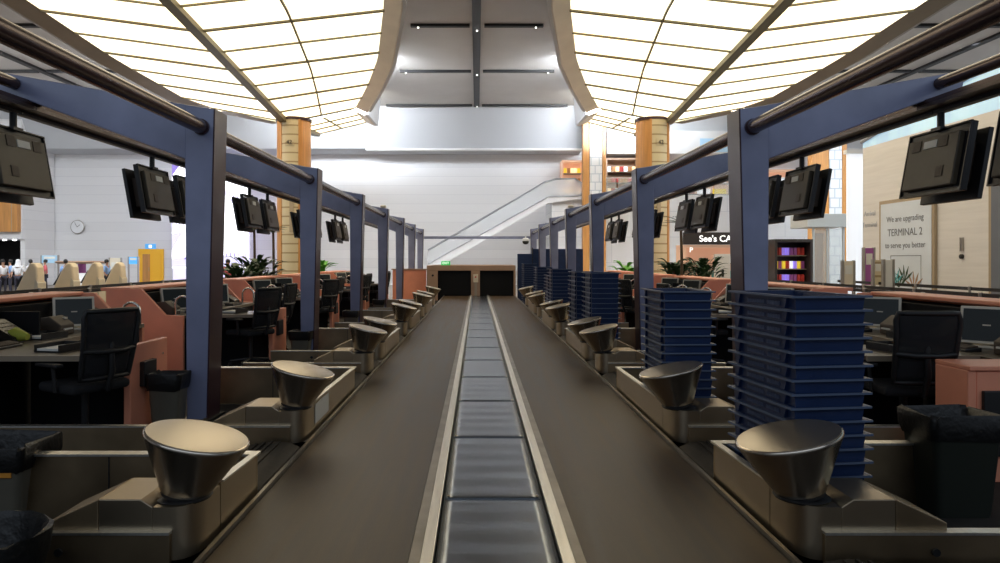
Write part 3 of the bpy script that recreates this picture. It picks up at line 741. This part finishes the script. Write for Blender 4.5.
STACKS = [  # near-left corner (px, Y), base z, count, rotation, name
 (795, 3.52, .281, 15, .13, 'nearest stack'),
 (664, 5.62, .281, 14, .02, 'second stack'),
 (591, 9.82, .281, 15, .02, 'third stack'),
 (576, 10.72, .281, 15, .03, 'fourth stack'),
 (552, 14.05, .281, 15, .03, 'fifth stack'),
 (548.5, 14.85, .281, 13, .03, 'sixth stack'),
 (537, 18.2, .281, 15, .03, 'seventh stack'),
 (524, 22.3, .201, 17, .03, 'last stack'),
]
def ordn(i, n):
    if i == n-1: return 'topmost'
    if i == 0: return 'bottom'
    return ['topmost', 'second from top', 'third from top', 'fourth from top', 'fifth from top', 'sixth from top', 'seventh from top', 'eighth from top', 'ninth from top', 'tenth from top', 'eleventh from top', 'twelfth from top', 'thirteenth from top', 'fourteenth from top', 'fifteenth from top', 'sixteenth from top'][n-1-i]
for px, Y, zb, n, rot, nm in STACKS:
    # corner -> centre
    cxr, sxr = math.cos(rot), math.sin(rot)
    x0, y0 = wx(px, Y), Y
    cx_, cy_ = x0+.20*cxr-.325*sxr, y0+.20*sxr+.325*cxr
    for i in range(n):
        t = dup(tub0) if tub_used else tub0; tub_used = True
        t.location = (cx_+random.uniform(-.003, .003), cy_+random.uniform(-.003, .003), zb+i*.0705); t.rotation_euler = (0, 0, rot+random.uniform(-.008, .008))
        tag(t, 'navy plastic baggage tub, %s in the %s of tubs from the camera' % (ordn(i, n), nm), 'tub', 'navy baggage tubs stacked on the right')
# ================================================================ LEFT BACKGROUND
YW = 47.46
r = root('wall_clock', (wx(78, YW), YW, wz(227, YW))); tag(r, 'round white wall clock on the pale stone rear wall', 'clock')
MB().lathe([(.46, 0), (.48, .06), (.43, .09)], 40, T(0, 0, 0, PI/2)).build('case', 'brassmast', r, smooth=40); MB().lathe([(.42, .091), (.42, .097)], 40, T(0, 0, 0, PI/2)).build('dial', 'white', r)
B(-.012, .012, -.115, -.105, -.02, .24, mtx=Matrix.Rotation(.9, 4, 'Y')).build('hour_hand', 'track', r); B(-.01, .01, -.125, -.116, -.02, .34, mtx=Matrix.Rotation(-.5, 4, 'Y')).build('minute_hand', 'track', r)
r = root('door_1', (wx(151.5, YW), YW, 0)); structure(r)
structure(B(-.85, .85, -.10, .0, 0, wz(249, YW)).build('door_frame', 'door', r)); structure(B(-.55, -.05, -.14, -.10, 0, 2.1).build('door_leaf', 'wood', r, bevel=.01)); structure(B(.05, .7, -.14, -.10, 0, 2.1).build('door_leaf', 'door', r, bevel=.01))
structure(MB().tube([(-.1, -.17, .95), (-.1, -.17, 1.2)], .02, 8).build('door_handle', 'steel', r))
r = root('exit_sign', (wx(150.5, YW), YW+.03, wz(249, YW)+.005)); tag(r, 'blue and white lit exit sign above the yellow door', 'exit sign')
B(-.36, .36, -.06, 0, 0, .34).build('lamp_box', 'blue', r, bevel=.01); B(-.10, .10, -.07, -.06, .07, .27).build('pictogram', 'signwhite', r)
# big bright display
YD = 44.0
r = root('advertising_display', (0, YD, 0)); tag(r, 'huge bright white display with purple feather shapes on the left of the rear wall', 'display screen')
x0, x1, z0, z1 = wx(172, YD), wx(247, YD), wz(268, YD), wz(160, YD)
B(x0, x1, 0, .25, max(.3, z0), z1).build('lit_face', 'display', r); B(x0-.05, x1+.05, .25, .4, .0, z1+.05).build('back_box', 'lilac', r)
def patch(name, pts, m, dy): MB().prism([(wx(a, YD), wz(b, YD)) for a, b in pts], 'y', -dy-.01, -dy).build(name, m, r)
patch('purple_corner', [(172, 161), (184, 161), (180, 165), (172, 176)], 'purple', .0)
for k in range(5):
    a = 172.5+k*3.2; patch('feather', [(a, 232), (a-1.2+k*.4, 224), (a+.6+k*.4, 222), (a+1.4, 232)], 'lilac', .0)
patch('plume', [(172, 234), (184, 231), (178, 240), (172, 250)], 'lilac', .0)
patch('lilac_band', [(172, 259), (190, 256), (205, 260), (222, 255), (238, 258), (247, 252), (247, 267), (172, 267)], 'lilac', .0)
for k in range(9):
    a = 206+k*4; patch('quill', [(a, 256), (a+.7, 245+(k % 3)*2), (a+1.3, 256)], 'purple', .012)
patch('purple_wedge', [(184, 259), (189, 255), (195, 258), (192, 261)], 'purple', .012)
for k in range(4): patch('lash', [(225+k*4, 196+k), (224+k*4, 190+k*1.2), (226+k*4, 189+k*1.2), (227+k*4, 196+k)], 'lilac', .012)
patch('lash_curve', [(224, 198), (232, 199), (240, 206), (246, 216), (245, 218), (238, 209), (231, 202)], 'lilac', .012)
# recess wall at the far left
YR = 44.0; xe = wx(22, YR)
structure(B(-34, xe, YR, YR+.3, 3.0, 11.2).build('wall_recess', 'wallbase'))
structure(B(xe-.3, xe, YR+.31, 47.4, .03, 11.2).build('wall_return', 'wallbase'))
structure(B(-34, xe-.31, YR+.31, 47.4, 0, .02).build('floor_recess', 'floor'))
structure(B(-33.9, xe-.32, 47.1, 47.3, 0.02, 3.0).build('wall_recess', 'void'))
r = root('wood_panel', (0, YR, 0)); tag(r, 'orange wood box panel on the wall above the dark opening at far left', 'wall panel')
B(-33.5, wx(21, YR), -.36, -.01, wz(232, YR), wz(196, YR)).build('panel_box', 'wood', r, bevel=.01); B(wx(15, YR), wx(15, YR)+.04, -.37, -.36, wz(232, YR), wz(196, YR)).build('joint', 'posterframe', r)
for i, px in enumerate((3, 13)):
    o = MB().lathe([(.09, 0), (.12, .04), (.12, .08)], 16).build('downlight', 'lampglass', None); o.location = (wx(px, YR), YR+.15, 2.92)
    tag(o, '%s small downlight over the dark opening at far left' % ['left', 'right'][i], 'downlight')
# wall furniture near the rear wall: posters and boards
def board(name, px0, px1, py0, py1, Y, m, label, cat, fm='brassmast'):
    r = root(name, (wx((px0+px1)/2, Y), Y, 0)); hw = (px1-px0)/2*Y/F; z0, z1 = max(.05, wz(py1, Y)), wz(py0, Y)
    B(-hw, hw, -.04, .04, z0, z1).build('panel', m, r, bevel=.006)
    for q in (-1, 1): B(q*(hw+.02)-.03, q*(hw+.02)+.03, -.06, .06, .0, z1+.02).build('side_post', fm, r)
    B(-hw*.7, hw*.7, -.052, -.04, z0+(z1-z0)*.55, z0+(z1-z0)*.85).build('printed_area', 'paper', r)
    tag(r, label, cat); return r
board('notice_board', 42, 58, 255.5, 263, 40, 'bluemist', 'pale blue notice board behind the second cream kiosk', 'notice board')
board('service_board', 110, 121, 258, 290, 42, 'beige', 'grey service board standing left of the yellow door', 'notice board')
board('blue_sign_board', 129, 138, 257, 264, 42, 'blue', 'small blue sign board right beside the yellow door', 'sign')
r = root('service_desk', (wx(82, 38), 38, 0)); tag(r, 'brown topped round service desk behind the third cream kiosk', 'service desk')
MB().lathe([(.9, 0), (.9, 1.0)], 24).build('drum', 'white', r, smooth=30); MB().lathe([(1.15, 1.5), (1.3, 1.6), (1.2, 1.65)], 24).build('canopy', 'tan', r, smooth=30); MB().tube([(0, 0, 1), (0, 0, 1.5)], .2, 16).build('column', 'pink', r)
# cream self-service kiosks
def kiosk():
    r = root('self_service_kiosk')
    prof = [(-.42, 0), (.27, 0), (.30, .6), (.30, 1.2), (.28, 1.5), (.20, 1.63), (.09, 1.62), (-.04, 1.40), (-.24, .98), (-.46, .55), (-.5, .3)]
    pts = []
    MB().prism(prof, 'y', -.17, .17).build('shell', 'kiosk', r, bevel=.06, seg=4)
    MB().prism([(-.09, 1.30), (-.05, 1.40), (-.24, 1.0), (-.30, .99)], 'y', -.13, .13).build('touch_screen', 'screen', r)
    B(-.50, .40, -.19, .19, 0, .06).build('plinth', 'brassmast', r); MB().prism([(.14, .3), (.315, .3), (.315, 1.1), (.24, 1.2)], 'y', -.175, .175).build('side_inlay', 'beige', r)
    return r
k0 = None
for i, (px, Y) in enumerate(((30, 18.4), (66, 20.0), (92, 21.5), (115, 23.0))):
    k = kiosk() if k0 is None else dup(k0); k0 = k0 or k; k.location = (wx(px, Y), Y, 0); k.rotation_euler = (0, 0, 0)
    tag(k, 'cream curved self-service kiosk, %s from the left in the row of four' % ['first', 'second', 'third', 'fourth'][i], 'kiosk', 'cream self-service kiosks')
# people
def person(x, y, rz, shirt, label, hairc=True, h=1.7):
    r = root('person', (x, y, 0), rz); k = h/1.7
    me = bpy.data.meshes.new('body'); bm = bmesh.new()
    J = {'pel': ((0, 0, .92), .13), 'waist': ((0, 0, 1.08), .115), 'chest': ((0, .01, 1.30), .145), 'neck': ((0, .01, 1.44), .055), 'jaw': ((0, -.01, 1.53), .07), 'head': ((0, 0, 1.62), .085),
         'lh': ((.09, 0, .86), .09), 'lk': ((.10, -.02, .48), .06), 'la': ((.10, .0, .08), .04), 'lt': ((.10, -.14, .04), .035),
         'rh': ((-.09, 0, .86), .09), 'rk': ((-.10, .04, .48), .06), 'ra': ((-.11, .08, .08), .04), 'rt': ((-.11, -.05, .04), .035),
         'ls': ((.19, .01, 1.37), .06), 'le': ((.25, .03, 1.10), .045), 'lw': ((.25, -.10, .88), .03), 'lf': ((.25, -.16, .80), .025),
         'rs': ((-.19, .01, 1.37), .06), 're': ((-.25, .03, 1.10), .045), 'rw': ((-.24, -.12, .92), .03), 'rf': ((-.23, -.19, .86), .025)}
    E = [('pel', 'waist'), ('waist', 'chest'), ('chest', 'neck'), ('neck', 'jaw'), ('jaw', 'head'), ('pel', 'lh'), ('lh', 'lk'), ('lk', 'la'), ('la', 'lt'), ('pel', 'rh'), ('rh', 'rk'), ('rk', 'ra'), ('ra', 'rt'),
         ('chest', 'ls'), ('ls', 'le'), ('le', 'lw'), ('lw', 'lf'), ('chest', 'rs'), ('rs', 're'), ('re', 'rw'), ('rw', 'rf')]
    def skin(name, keys, m, grow=0):
        ks = [q for q in J if q in keys]; me = bpy.data.meshes.new(name)
        me.from_pydata([tuple(c*k for c in J[q][0]) for q in ks], [(ks.index(a), ks.index(b)) for a, b in E if a in ks and b in ks], []); me.materials.append(M[m])
        o = bpy.data.objects.new(name, me); COL.objects.link(o); o.parent = r
        md = o.modifiers.new('skin', 'SKIN'); md.use_smooth_shade = True; sub = o.modifiers.new('sub', 'SUBSURF'); sub.levels = sub.render_levels = 1
        for q, sv in zip(ks, me.skin_vertices[0].data if me.skin_vertices else []): sv.radius = (J[q][1]*k+grow, J[q][1]*k*.9+grow)
        return o
    def mk(name, keys, m, grow):
        me = bpy.data.meshes.new(name); ks = [q for q in J if q in keys]
        bm = bmesh.new(); lay = bm.verts.layers.skin.verify(); vs = {}
        for q in ks:
            v = bm.verts.new([c*k for c in J[q][0]]); v[lay].radius = (J[q][1]*k+grow, J[q][1]*k*.9+grow); vs[q] = v
            if q == ks[0]: v[lay].use_root = True
        for a, b in E:
            if a in vs and b in vs: bm.edges.new((vs[a], vs[b]))
        bm.to_mesh(me); bm.free(); me.materials.append(M[m])
        o = bpy.data.objects.new(name, me); COL.objects.link(o); o.parent = r
        o.modifiers.new('skin', 'SKIN').use_smooth_shade = True; sub = o.modifiers.new('sub', 'SUBSURF'); sub.levels = sub.render_levels = 1
        return o
    mk('body', set(J), 'skin', 0); mk('shirt', {'pel', 'waist', 'chest', 'ls', 'le', 'rs', 're'}, shirt, .03); mk('trousers', {'pel', 'lh', 'lk', 'la', 'rh', 'rk', 'ra'}, 'trousers', .012)
    if hairc: MB().lathe([(.001, .11), (.05, .105), (.085, .07), (.098, .02), (.095, -.03), (.08, -.06)], 16, T(0, .022*k, 1.63*k, -.25), cap=False).build('hair', 'hair', r, smooth=60)
    else: MB().lathe([(.001, .12), (.06, .11), (.10, .06), (.105, 0), (.12, -.08), (.16, -.20), (.17, -.26)], 16, T(0, .03*k, 1.62*k), cap=False).build('headscarf', 'shirtw', r, smooth=60)
    tag(r, label, 'person')
for px, Y, rz, sh, lb, hc in ((3, 34, 1.2, 'shirtw', 'person in a white shirt at the far left edge of the hall', True), (10, 35.5, -.8, 'shirtb', 'person in a blue shirt standing in front of the dark opening', True),
      (18, 34, .3, 'shirtw', 'person in a white headscarf beside the dark opening', False), (31, 36, 2.8, 'shirtw', 'dark-haired person in white behind the first cream kiosk', True),
      (45, 37, -1, 'shirtr', 'person in a red shirt near the pale blue notice board', True), (66, 34, 3, 'shirtb', 'person half hidden behind the second cream kiosk', True), (107, 34, 1.6, 'shirtb', 'dark-haired person in a light blue shirt right of the third kiosk', True),
      (228, 30, .5, 'shirtr', 'person in red standing just left of the leafy plants', True)):
    person(wx(px, Y), Y, rz, sh, lb, hc)
# queue barriers
def stanchion(L, ang):
    r = root('queue_barrier'); MB().lathe([(.17, 0), (.17, .015), (.05, .04), (.032, .05), (.032, .94), (.042, .95), (.042, 1.02), (.03, 1.03)], 16).build('post', 'brassmast', r, smooth=30)
    B(-.004, .004, .04, L-.04, .925, 1.01, mtx=Matrix.Rotation(ang, 4, 'Z')).build('belt', 'black', r); return r
for s in (-1, 1):
    p = None
    for j, (u, ya, n) in enumerate(((9.3, 10.2, 7), (10.5, 12.4, 6))+(((12.6, 13.5, 5),) if s > 0 else ())):
        for i in range(n):
            o = stanchion(2.2, 0) if p is None else dup(p); p = p or o; o.location = (CX+s*u, ya+2.2*i, 0)
            tag(o, 'retractable belt queue barrier, %s in the %s row on the %s side' % (ORD[i], ['inner', 'middle' if s > 0 else 'outer', 'outermost'][j], SIDE[s]), 'queue barrier', 'belt queue barriers')
# plants
def leafmesh(mb, base, yaw, L, rise, wd):
    n = 6; a = []; b = []; d = Vector((math.cos(yaw), math.sin(yaw), 0)); q = Vector((-d.y, d.x, 0)); mid = []
    for i in range(n+1):
        t = i/n; p = Vector(base)+d*L*t*.8+Vector((0, 0, rise*(t*1.4-.9*t*t))); w_ = wd*math.sin(PI*min(1, t*.9+.08))
        a.append(mb.bm.verts.new(p+q*w_+Vector((0, 0, .25*w_)))); b.append(mb.bm.verts.new(p-q*w_+Vector((0, 0, .25*w_)))); mid.append(mb.bm.verts.new(p))
    for i in range(n):
        mb.bm.faces.new((a[i], a[i+1], mid[i+1], mid[i])); mb.bm.faces.new((mid[i], mid[i+1], b[i+1], b[i]))
def bush(x, y, h, rad, n, m, label, L=.5):
    r = root('leafy_plant', (x, y, 0)); MB().lathe([(rad*.55, 0), (rad*.7, .5), (rad*.72, .52)], 20).build('planter', 'tan', r, smooth=30)
    mb = MB()
    for i in range(n):
        yaw = random.uniform(0, 2*PI); rr = random.uniform(0, rad*.7); z = random.uniform(.55, h*.8)
        leafmesh(mb, (rr*math.cos(yaw), rr*math.sin(yaw), z), yaw+random.uniform(-.5, .5), L*random.uniform(.7, 1.2), random.uniform(.2, .5)*h*.5, .09*L/.5)
    mb.build('foliage', m, r); mb = MB()
    for i in range(6): a = i*PI/3; mb.tube([(0, 0, .5), (rad*.4*math.cos(a), rad*.4*math.sin(a), h*.7)], .02, 6)
    mb.build('stems', 'trunk', r); tag(r, label, 'plant', 'leafy plants in the aisles')
bush(wx(238, 20), 20, 1.75, .75, 150, 'leaf', 'broad dark leafy plant left of the two palms')
bush(wx(258, 21.5), 21.5, 2.0, .8, 170, 'leaf', 'dense dark leafy plant below the two palms left of the column')
bush(wx(323, 26), 26, 1.85, .45, 70, 'leafbright', 'bright green plant between the two left gantry posts', .6)
bush(wx(676, 24), 24, 1.9, .7, 150, 'leaf', 'dark leafy plant just right of the right wooden column')
bush(wx(704, 26.5), 26.5, 2.0, .8, 150, 'leaf', 'dark leafy plant in front of the candy shop')
bush(wx(626, 26), 26, 1.8, .45, 70, 'leafbright', 'bright green plant behind the tub stacks on the right', .6)
def palm(x, y, h, label):
    r = root('palm_tree', (x, y, 0)); MB().tube([(0, 0, 0), (.03, 0, h*.5), (0, .02, h)], [.06, .045, .04], 10).build('trunk', 'trunk', r, smooth=60); mb = MB()
    for i in range(14): leafmesh(mb, (0, 0, h-.05), i*2*PI/14+random.uniform(-.2, .2), random.uniform(.6, .9), random.uniform(.05, .5), .06)
    mb.build('fronds', 'leaf', r); tag(r, label, 'palm', 'thin palms in the aisles')
palm(wx(254, 24), 24, 2.75, 'thin palm left of the other one, behind the left hanging displays'); palm(wx(273, 24.5), 24.5, 2.7, 'thin palm closest to the left wooden column'); palm(wx(681, 22.3), 22.3, 2.9, 'tall thin palm right of the right wooden column')
# ================================================================ ESCALATOR, UPPER FLOOR
YE2 = 43.2; q = lambda a, b: (wx(a, YE2), wz(b, YE2))
structure(B(wx(552, 43.6), 33.9, 43.6, 47.45, 0, 5.75).build('wall_upper_floor', brickmat('white_facade_panels', (.84, .85, .87), (.66, .68, .72), 2.4, 1.6, (0, 2), .4, .02)))
r = root('escalator', (0, YE2, 0)); tag(r, 'white escalator with pale glass side climbing right in front of the rear wall', 'escalator')
low = [(425, 266), (548, 197), (575, 196), (581, 196.2), (581, 199), (548, 203), (430, 272)]
MB().prism([q(a, b) for a, b in low], 'y', 0, .4).build('truss', 'white', r)
gl = [(428, 250), (545, 182), (556, 179), (575, 179), (582, 184), (582, 195.8), (548, 196.6), (428, 263.5)]
for yy in (-.02, .38): MB().prism([q(a, b) for a, b in gl], 'y', yy, yy+.02).build('glass_side', 'frost', r)
hr = [(428, 250), (500, 208.2), (545, 182), (556, 178.8), (575, 178.6), (582, 183), (584, 190), (580, 195)]
for yy in (-.01, .39): MB().tube([(q(a, b)[0], yy, q(a, b)[1]) for a, b in hr], .055, 8).build('handrail', 'handrail', r, smooth=60)
MB().tube([(q(a, b)[0], -.03, q(a, b)[1]) for a, b in ((428, 264), (548, 197), (580, 196))], .03, 6).build('skirting_line', 'handrail', r)
# upper floor balustrade, shops, columns
r = root('glass_balustrade', (0, 43.7, 5.76)); tag(r, 'clear glass balustrade along the upper floor edge right of the escalator', 'balustrade')
xx = wx(586, 43.7)
while xx < 30: B(xx, xx+1.9, 0, .02, 0, 1.05).build('pane', 'glassg', r); xx += 2.0
B(wx(586, 43.7), 30, -.02, .04, 1.05, 1.09).build('top_rail', 'white', r)
def shopfront(px0, px1, Y, ztop, zb, label, rows, mats, name='shop_front', body='peach', dep=1.2):
    r = root(name, (0, Y, zb)); x0, x1 = wx(px0, Y), wx(px1, Y); H = ztop-zb
    B(x0, x1, dep-.1, dep, 0, H).build('back_wall', body, r); B(x0, x1, 0, dep-.1, H-.12, H).build('canopy', body, r)
    for a in (x0, x1-.1): B(a, a+.1, 0, dep-.1, 0, H-.12).build('side_wall', body, r)
    for k in range(rows):
        z = H*(k+.35)/(rows+.6); B(x0+.1, x1-.1, .35, dep-.12, z, z+.04).build('shelf', 'edging', r)
    tag(r, label, 'shop'); return r, x0, x1
def goods(x0, x1, Y, zb, H, rows, cols, mats, group, place):
    proto = {}
    words = ['leftmost', 'second', 'third', 'fourth', 'fifth', 'sixth', 'seventh', 'eighth']
    for k in range(rows):
        for c in range(cols):
            m = mats[(k*3+c*5+(k*c) % 2) % len(mats)]; z = H*(k+.35)/(rows+.6)+.045; w_ = (x1-x0-.3)/cols; hh = min(.32, H/(rows+1)*.6)
            if m not in proto: o = proto[m] = MB().box(-w_*.40, w_*.40, -.1, .1, 0, hh).box(-w_*.2, w_*.2, -.11, -.1, hh*.25, hh*.7).build('goods_box', m, None, bevel=.01)
            else: o = dup(proto[m])
            o.location = (x0+.15+w_*(c+.5), Y+.5, zb+z)
            tag(o, 'box of goods, %s on the %s shelf of %s' % (words[c], ['bottom', 'second', 'third', 'top'][k], place), 'goods', group)
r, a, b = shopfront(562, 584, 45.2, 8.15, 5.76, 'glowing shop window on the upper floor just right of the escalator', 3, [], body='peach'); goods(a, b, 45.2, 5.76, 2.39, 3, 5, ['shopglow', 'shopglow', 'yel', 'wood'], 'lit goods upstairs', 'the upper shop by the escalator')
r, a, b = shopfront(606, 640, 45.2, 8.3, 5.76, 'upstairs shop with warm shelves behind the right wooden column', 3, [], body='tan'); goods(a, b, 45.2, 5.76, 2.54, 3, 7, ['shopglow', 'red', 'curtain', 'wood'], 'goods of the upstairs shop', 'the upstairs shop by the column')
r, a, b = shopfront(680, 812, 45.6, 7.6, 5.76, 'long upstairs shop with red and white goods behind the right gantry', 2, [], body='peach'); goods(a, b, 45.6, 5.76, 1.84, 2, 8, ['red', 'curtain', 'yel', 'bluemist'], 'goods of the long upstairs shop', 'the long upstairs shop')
for i, (px0, px1, Y, m, zb, zt, lb) in enumerate(((583, 589.5, 42.5, 'wood', 0, 11.2, 'narrow orange wood pilaster right of the escalator top'), (590, 602, 42.5, 'gridw', 0, 11.2, 'white gridded pillar between two orange wood pilasters'), (602.5, 606, 42.5, 'wood', 0, 11.2, 'thinner orange wood pilaster left of the right wooden column'),
      (812, 829, 36.5, 'wood', 0, 8.0, 'square orange wood pillar above the glass lift'), (829.5, 842, 36.5, 'gridw', 0, 8.0, 'white gridded pillar joined to the square orange pillar'), (842.5, 847, 36.5, 'wood', 0, 8.0, 'narrow orange edge strip right of the white gridded pillar'))):
    if 'gridw' not in M: M['gridw'] = brickmat('white_grid_tile', (.86, .88, .90), (.55, .60, .66), .5, .5, (0, 2), .3, .03)
    r = root('pilaster', (wx((px0+px1)/2, Y), Y, 0)); hw = (px1-px0)/2*Y/F; B(-hw, hw, 0, .5, zb+.25, zt-.12).build('shaft', m, r, bevel=.01); B(-hw, hw, -.03, .52, zb, zb+.25).build('base', 'brassmast', r); B(-hw, hw, -.03, .52, zt-.12, zt).build('cap', m, r)
    tag(r, lb, 'pillar')
r = root('hanging_bulkhead', (0, 44.4, 0)); tag(r, 'white ceiling box over the upstairs shops right of the pilasters', 'ceiling box')
B(wx(607, 44.4), wx(800, 44.4), 0, 2.6, 8.45, 9.9).build('box', 'white', r, bevel=.03); B(wx(614, 44.4), wx(640, 44.4), -.05, 0, 8.6, 9.6).build('lit_panel', 'curtain', r); B(wx(700, 44.4), wx(740, 44.4), -.05, 0, 8.55, 9.4).build('sign_panel', 'bluemist', r)
# ================================================================ SHOPS ON THE RIGHT
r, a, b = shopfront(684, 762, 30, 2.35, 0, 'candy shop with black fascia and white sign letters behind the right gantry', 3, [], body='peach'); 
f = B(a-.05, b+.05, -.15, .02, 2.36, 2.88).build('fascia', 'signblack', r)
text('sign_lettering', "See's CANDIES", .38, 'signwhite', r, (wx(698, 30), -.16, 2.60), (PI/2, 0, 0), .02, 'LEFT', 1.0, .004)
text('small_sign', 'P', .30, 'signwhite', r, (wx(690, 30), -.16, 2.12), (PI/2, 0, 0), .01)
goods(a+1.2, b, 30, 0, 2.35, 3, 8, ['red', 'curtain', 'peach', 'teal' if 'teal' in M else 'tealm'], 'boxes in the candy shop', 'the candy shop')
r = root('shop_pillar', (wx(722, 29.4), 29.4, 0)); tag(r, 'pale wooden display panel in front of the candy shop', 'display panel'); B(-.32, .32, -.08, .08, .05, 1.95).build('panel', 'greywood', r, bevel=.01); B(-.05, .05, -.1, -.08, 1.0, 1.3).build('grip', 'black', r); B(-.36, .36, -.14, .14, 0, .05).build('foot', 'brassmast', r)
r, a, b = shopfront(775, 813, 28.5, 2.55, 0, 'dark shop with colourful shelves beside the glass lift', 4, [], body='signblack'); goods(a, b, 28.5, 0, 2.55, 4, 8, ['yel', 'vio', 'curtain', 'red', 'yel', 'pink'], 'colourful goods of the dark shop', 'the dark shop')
r = root('glass_lift', (wx(829, 31), 31, 0)); tag(r, 'glass lift shaft with grey canopy below the orange pillar', 'glass lift')
B(-1.0, .85, -.1, 1.6, 3.15, 3.75).build('canopy', 'paleframe', r, bevel=.02)
for x_ in (-.72, -.1, .62): B(x_, x_+.08, 0, .08, 0, 3.15).build('mullion', 'paleframe', r)
B(-.7, .66, .02, .04, .1, 3.1).build('glass_front', 'glassg', r); B(-.05, -.01, .1, 1.5, .1, 3.1).build('glass_side', 'glassg', r); B(-.62, -.14, .2, .3, .1, 2.9).build('wood_door', 'wood', r)
r = root('translucent_wall', (0, 27, 0)); tag(r, 'tall bright white translucent panel left of the poster wall', 'lit panel')
for k in range(4): B(wx(847+k*5.2, 27), wx(847+k*5.2+4.8, 27), k*.03, .05+k*.03, .05, 5.8).build('lit_strip', 'curtain', r)
B(wx(846, 27), wx(868.5, 27), -.04, .2, 5.8, 5.95).build('head_rail', 'white', r); B(wx(846, 27), wx(868.5, 27), -.04, .2, 0, .05).build('foot_rail', 'white', r)
for i, (a, b, c, d, Y, m, lb) in enumerate(((843, 853, 261, 290, 22, 'beige', 'grey narrow kiosk panel left of the purple boards'), (864, 873, 248, 285, 23, 'pink', 'tall purple notice board beside the poster'), (873.5, 881, 260, 285, 22, 'cream', 'small cream board right of the purple board'), (884, 892, 260, 288, 21, 'paper', 'pale pink narrow board below the poster'))):
    board('info_board', a, b, c, d, Y, m, lb, 'notice board')
# ================================================================ POSTER WALL
XW = CX+14.0
structure(B(XW, XW+.25, 2.5, 25.4, 0, 5.75).build('wall_poster', 'greywood'))
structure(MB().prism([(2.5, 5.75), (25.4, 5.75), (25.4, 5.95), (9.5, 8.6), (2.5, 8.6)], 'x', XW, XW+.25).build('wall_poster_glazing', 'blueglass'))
structure(MB().tube([(XW-.04, 25.42, 5.97), (XW-.04, 9.4, 8.64)], .06, 8).build('trim_2', 'handrail'))
def wy(px): return 14.0*F/(px-VX)
r = root('terminal_poster', (XW, 0, 0)); tag(r, 'large framed poster announcing the Terminal 2 upgrade on the pale wood wall', 'poster')
ya, yb = wy(937.5), wy(882); zt = 3.72
B(-.10, 0, ya, yb, .35, zt).build('frame', 'posterframe', r, bevel=.01); B(-.115, -.10, ya+.12, yb-.12, .45, zt-.12).build('printed_sheet', 'poster', r)
ym = (ya+yb)/2; rt = (PI/2, 0, -PI/2)
for t_, z, sz in (('We are upgrading', 3.05, .27), ('TERMINAL 2', 2.60, .34), ('to serve you better', 2.18, .27)): text('lettering', t_, sz, 'postertext', r, (-.12, ym, z), rt, .002)
for (y0, y1, z0, z1) in ((ya+.6, ya+.62, .7, 1.85), (yb-.72, yb-.70, .7, 1.85), (ya+.6, yb-.7, 1.83, 1.85)): B(-.12, -.115, y0, y1, z0, z1).build('drawn_frame', 'postertext', r)
for i, (y_, z_, m) in enumerate(((ym-.5, .8, 'tan'), (ym+.3, .8, 'leaf'), (ym+.5, .9, 'tealm'), (ym+.0, 1.0, 'leaf'))):
    mb = MB()
    for k in range(5):
        a = .5+k*.5; mb.prism([(y_, z_), (y_+.32*math.cos(a)-.04*math.sin(a), z_+.32*math.sin(a)+.04*math.cos(a)), (y_+.55*math.cos(a), z_+.55*math.sin(a)), (y_+.32*math.cos(a)+.04*math.sin(a), z_+.32*math.sin(a)-.04*math.cos(a))], 'x', -.121-.001*k, -.1155)
    mb.build('botanical_print', m, r)
r = root('framed_panel', (XW, 0, 0)); tag(r, 'second framed poster with dark sheet at the right edge of the view', 'poster')
B(-.10, 0, wy(1012)-1.0, wy(992), .35, 3.95).build('frame', 'posterframe', r, bevel=.01); B(-.115, -.10, wy(1012)-.9, wy(992)-.12, .45, 3.83).build('printed_sheet', 'postertext', r)
r = root('wall_plaque', (XW, wy(962.5), 2.05)); tag(r, 'small dark round fitting with slim holder on the pale wood wall', 'wall fitting')
MB().lathe([(.07, 0), (.07, .06), (.04, .08)], 16, T(0, 0, -.25, 0, -PI/2)).build('knob', 'black', r); B(-.05, 0, -.06, -.02, -.1, .3).build('holder', 'brassmast', r); B(-.05, 0, .02, .06, -.1, .3).build('holder', 'brassmast', r)
for i, (t_, z) in enumerate((("Refreshed", 3.45), ("Terminal", 3.05))):
    o = text('wall_lettering', ['Arrival', 'Terminal'][i], .26, 'lilacgrey', None, (XW-.012, wy(870), z-.1), rt, .004); tag(o, 'faint grey wall lettering, %s line, left of the poster' % ['upper', 'lower'][i], 'lettering')
# clutter on the nearest left desk
o = MB().tube([(0, 0, .06), (.12, .05, .16), (.24, 0, .10), (.36, .06, .06)], [.07, .12, .11, .05], 14).build('soft_bag', 'bluebag', None, smooth=60); o.location = (CX-4.35, 5.75, .945)
tag(o, 'crumpled blue-grey bag on the return of the nearest left desk', 'bag')
o = MB().tube([(0, 0, .04), (.12, .02, .07), (.24, .0, .05)], [.04, .07, .03], 12).build('lime_cloth', 'lime', None, smooth=60); o.location = (CX-4.38, 6.45, .941)
tag(o, 'lime green cloth lying behind the blue-grey bag', 'cloth')

# ================================================================ PARTITIONS AT THE FAR END
r = root('navy_partition', (0, 28.3, 0)); tag(r, 'tall dark navy partition behind the farthest tub stacks on the right', 'partition')
B(1.55, 2.15, 0, .2, 0, 1.95).build('low_panel', 'tub', r, bevel=.01); B(2.16, 4.2, 0, .2, 0, 2.15).build('tall_panel', 'tub', r, bevel=.01); B(2.14, 2.17, -.03, .22, 0, 2.2).build('post', 'black', r)
r = root('salmon_partition', (0, 26.6, 0)); tag(r, 'salmon partition just left of the tan tunnel housing', 'partition')
B(-3.3, -2.02, 0, .12, 0, 1.32).build('panel', 'salmon', r, bevel=.01); B(-3.34, -1.99, -.03, .15, 1.32, 1.37).build('top_rail', 'tan', r, bevel=.008)
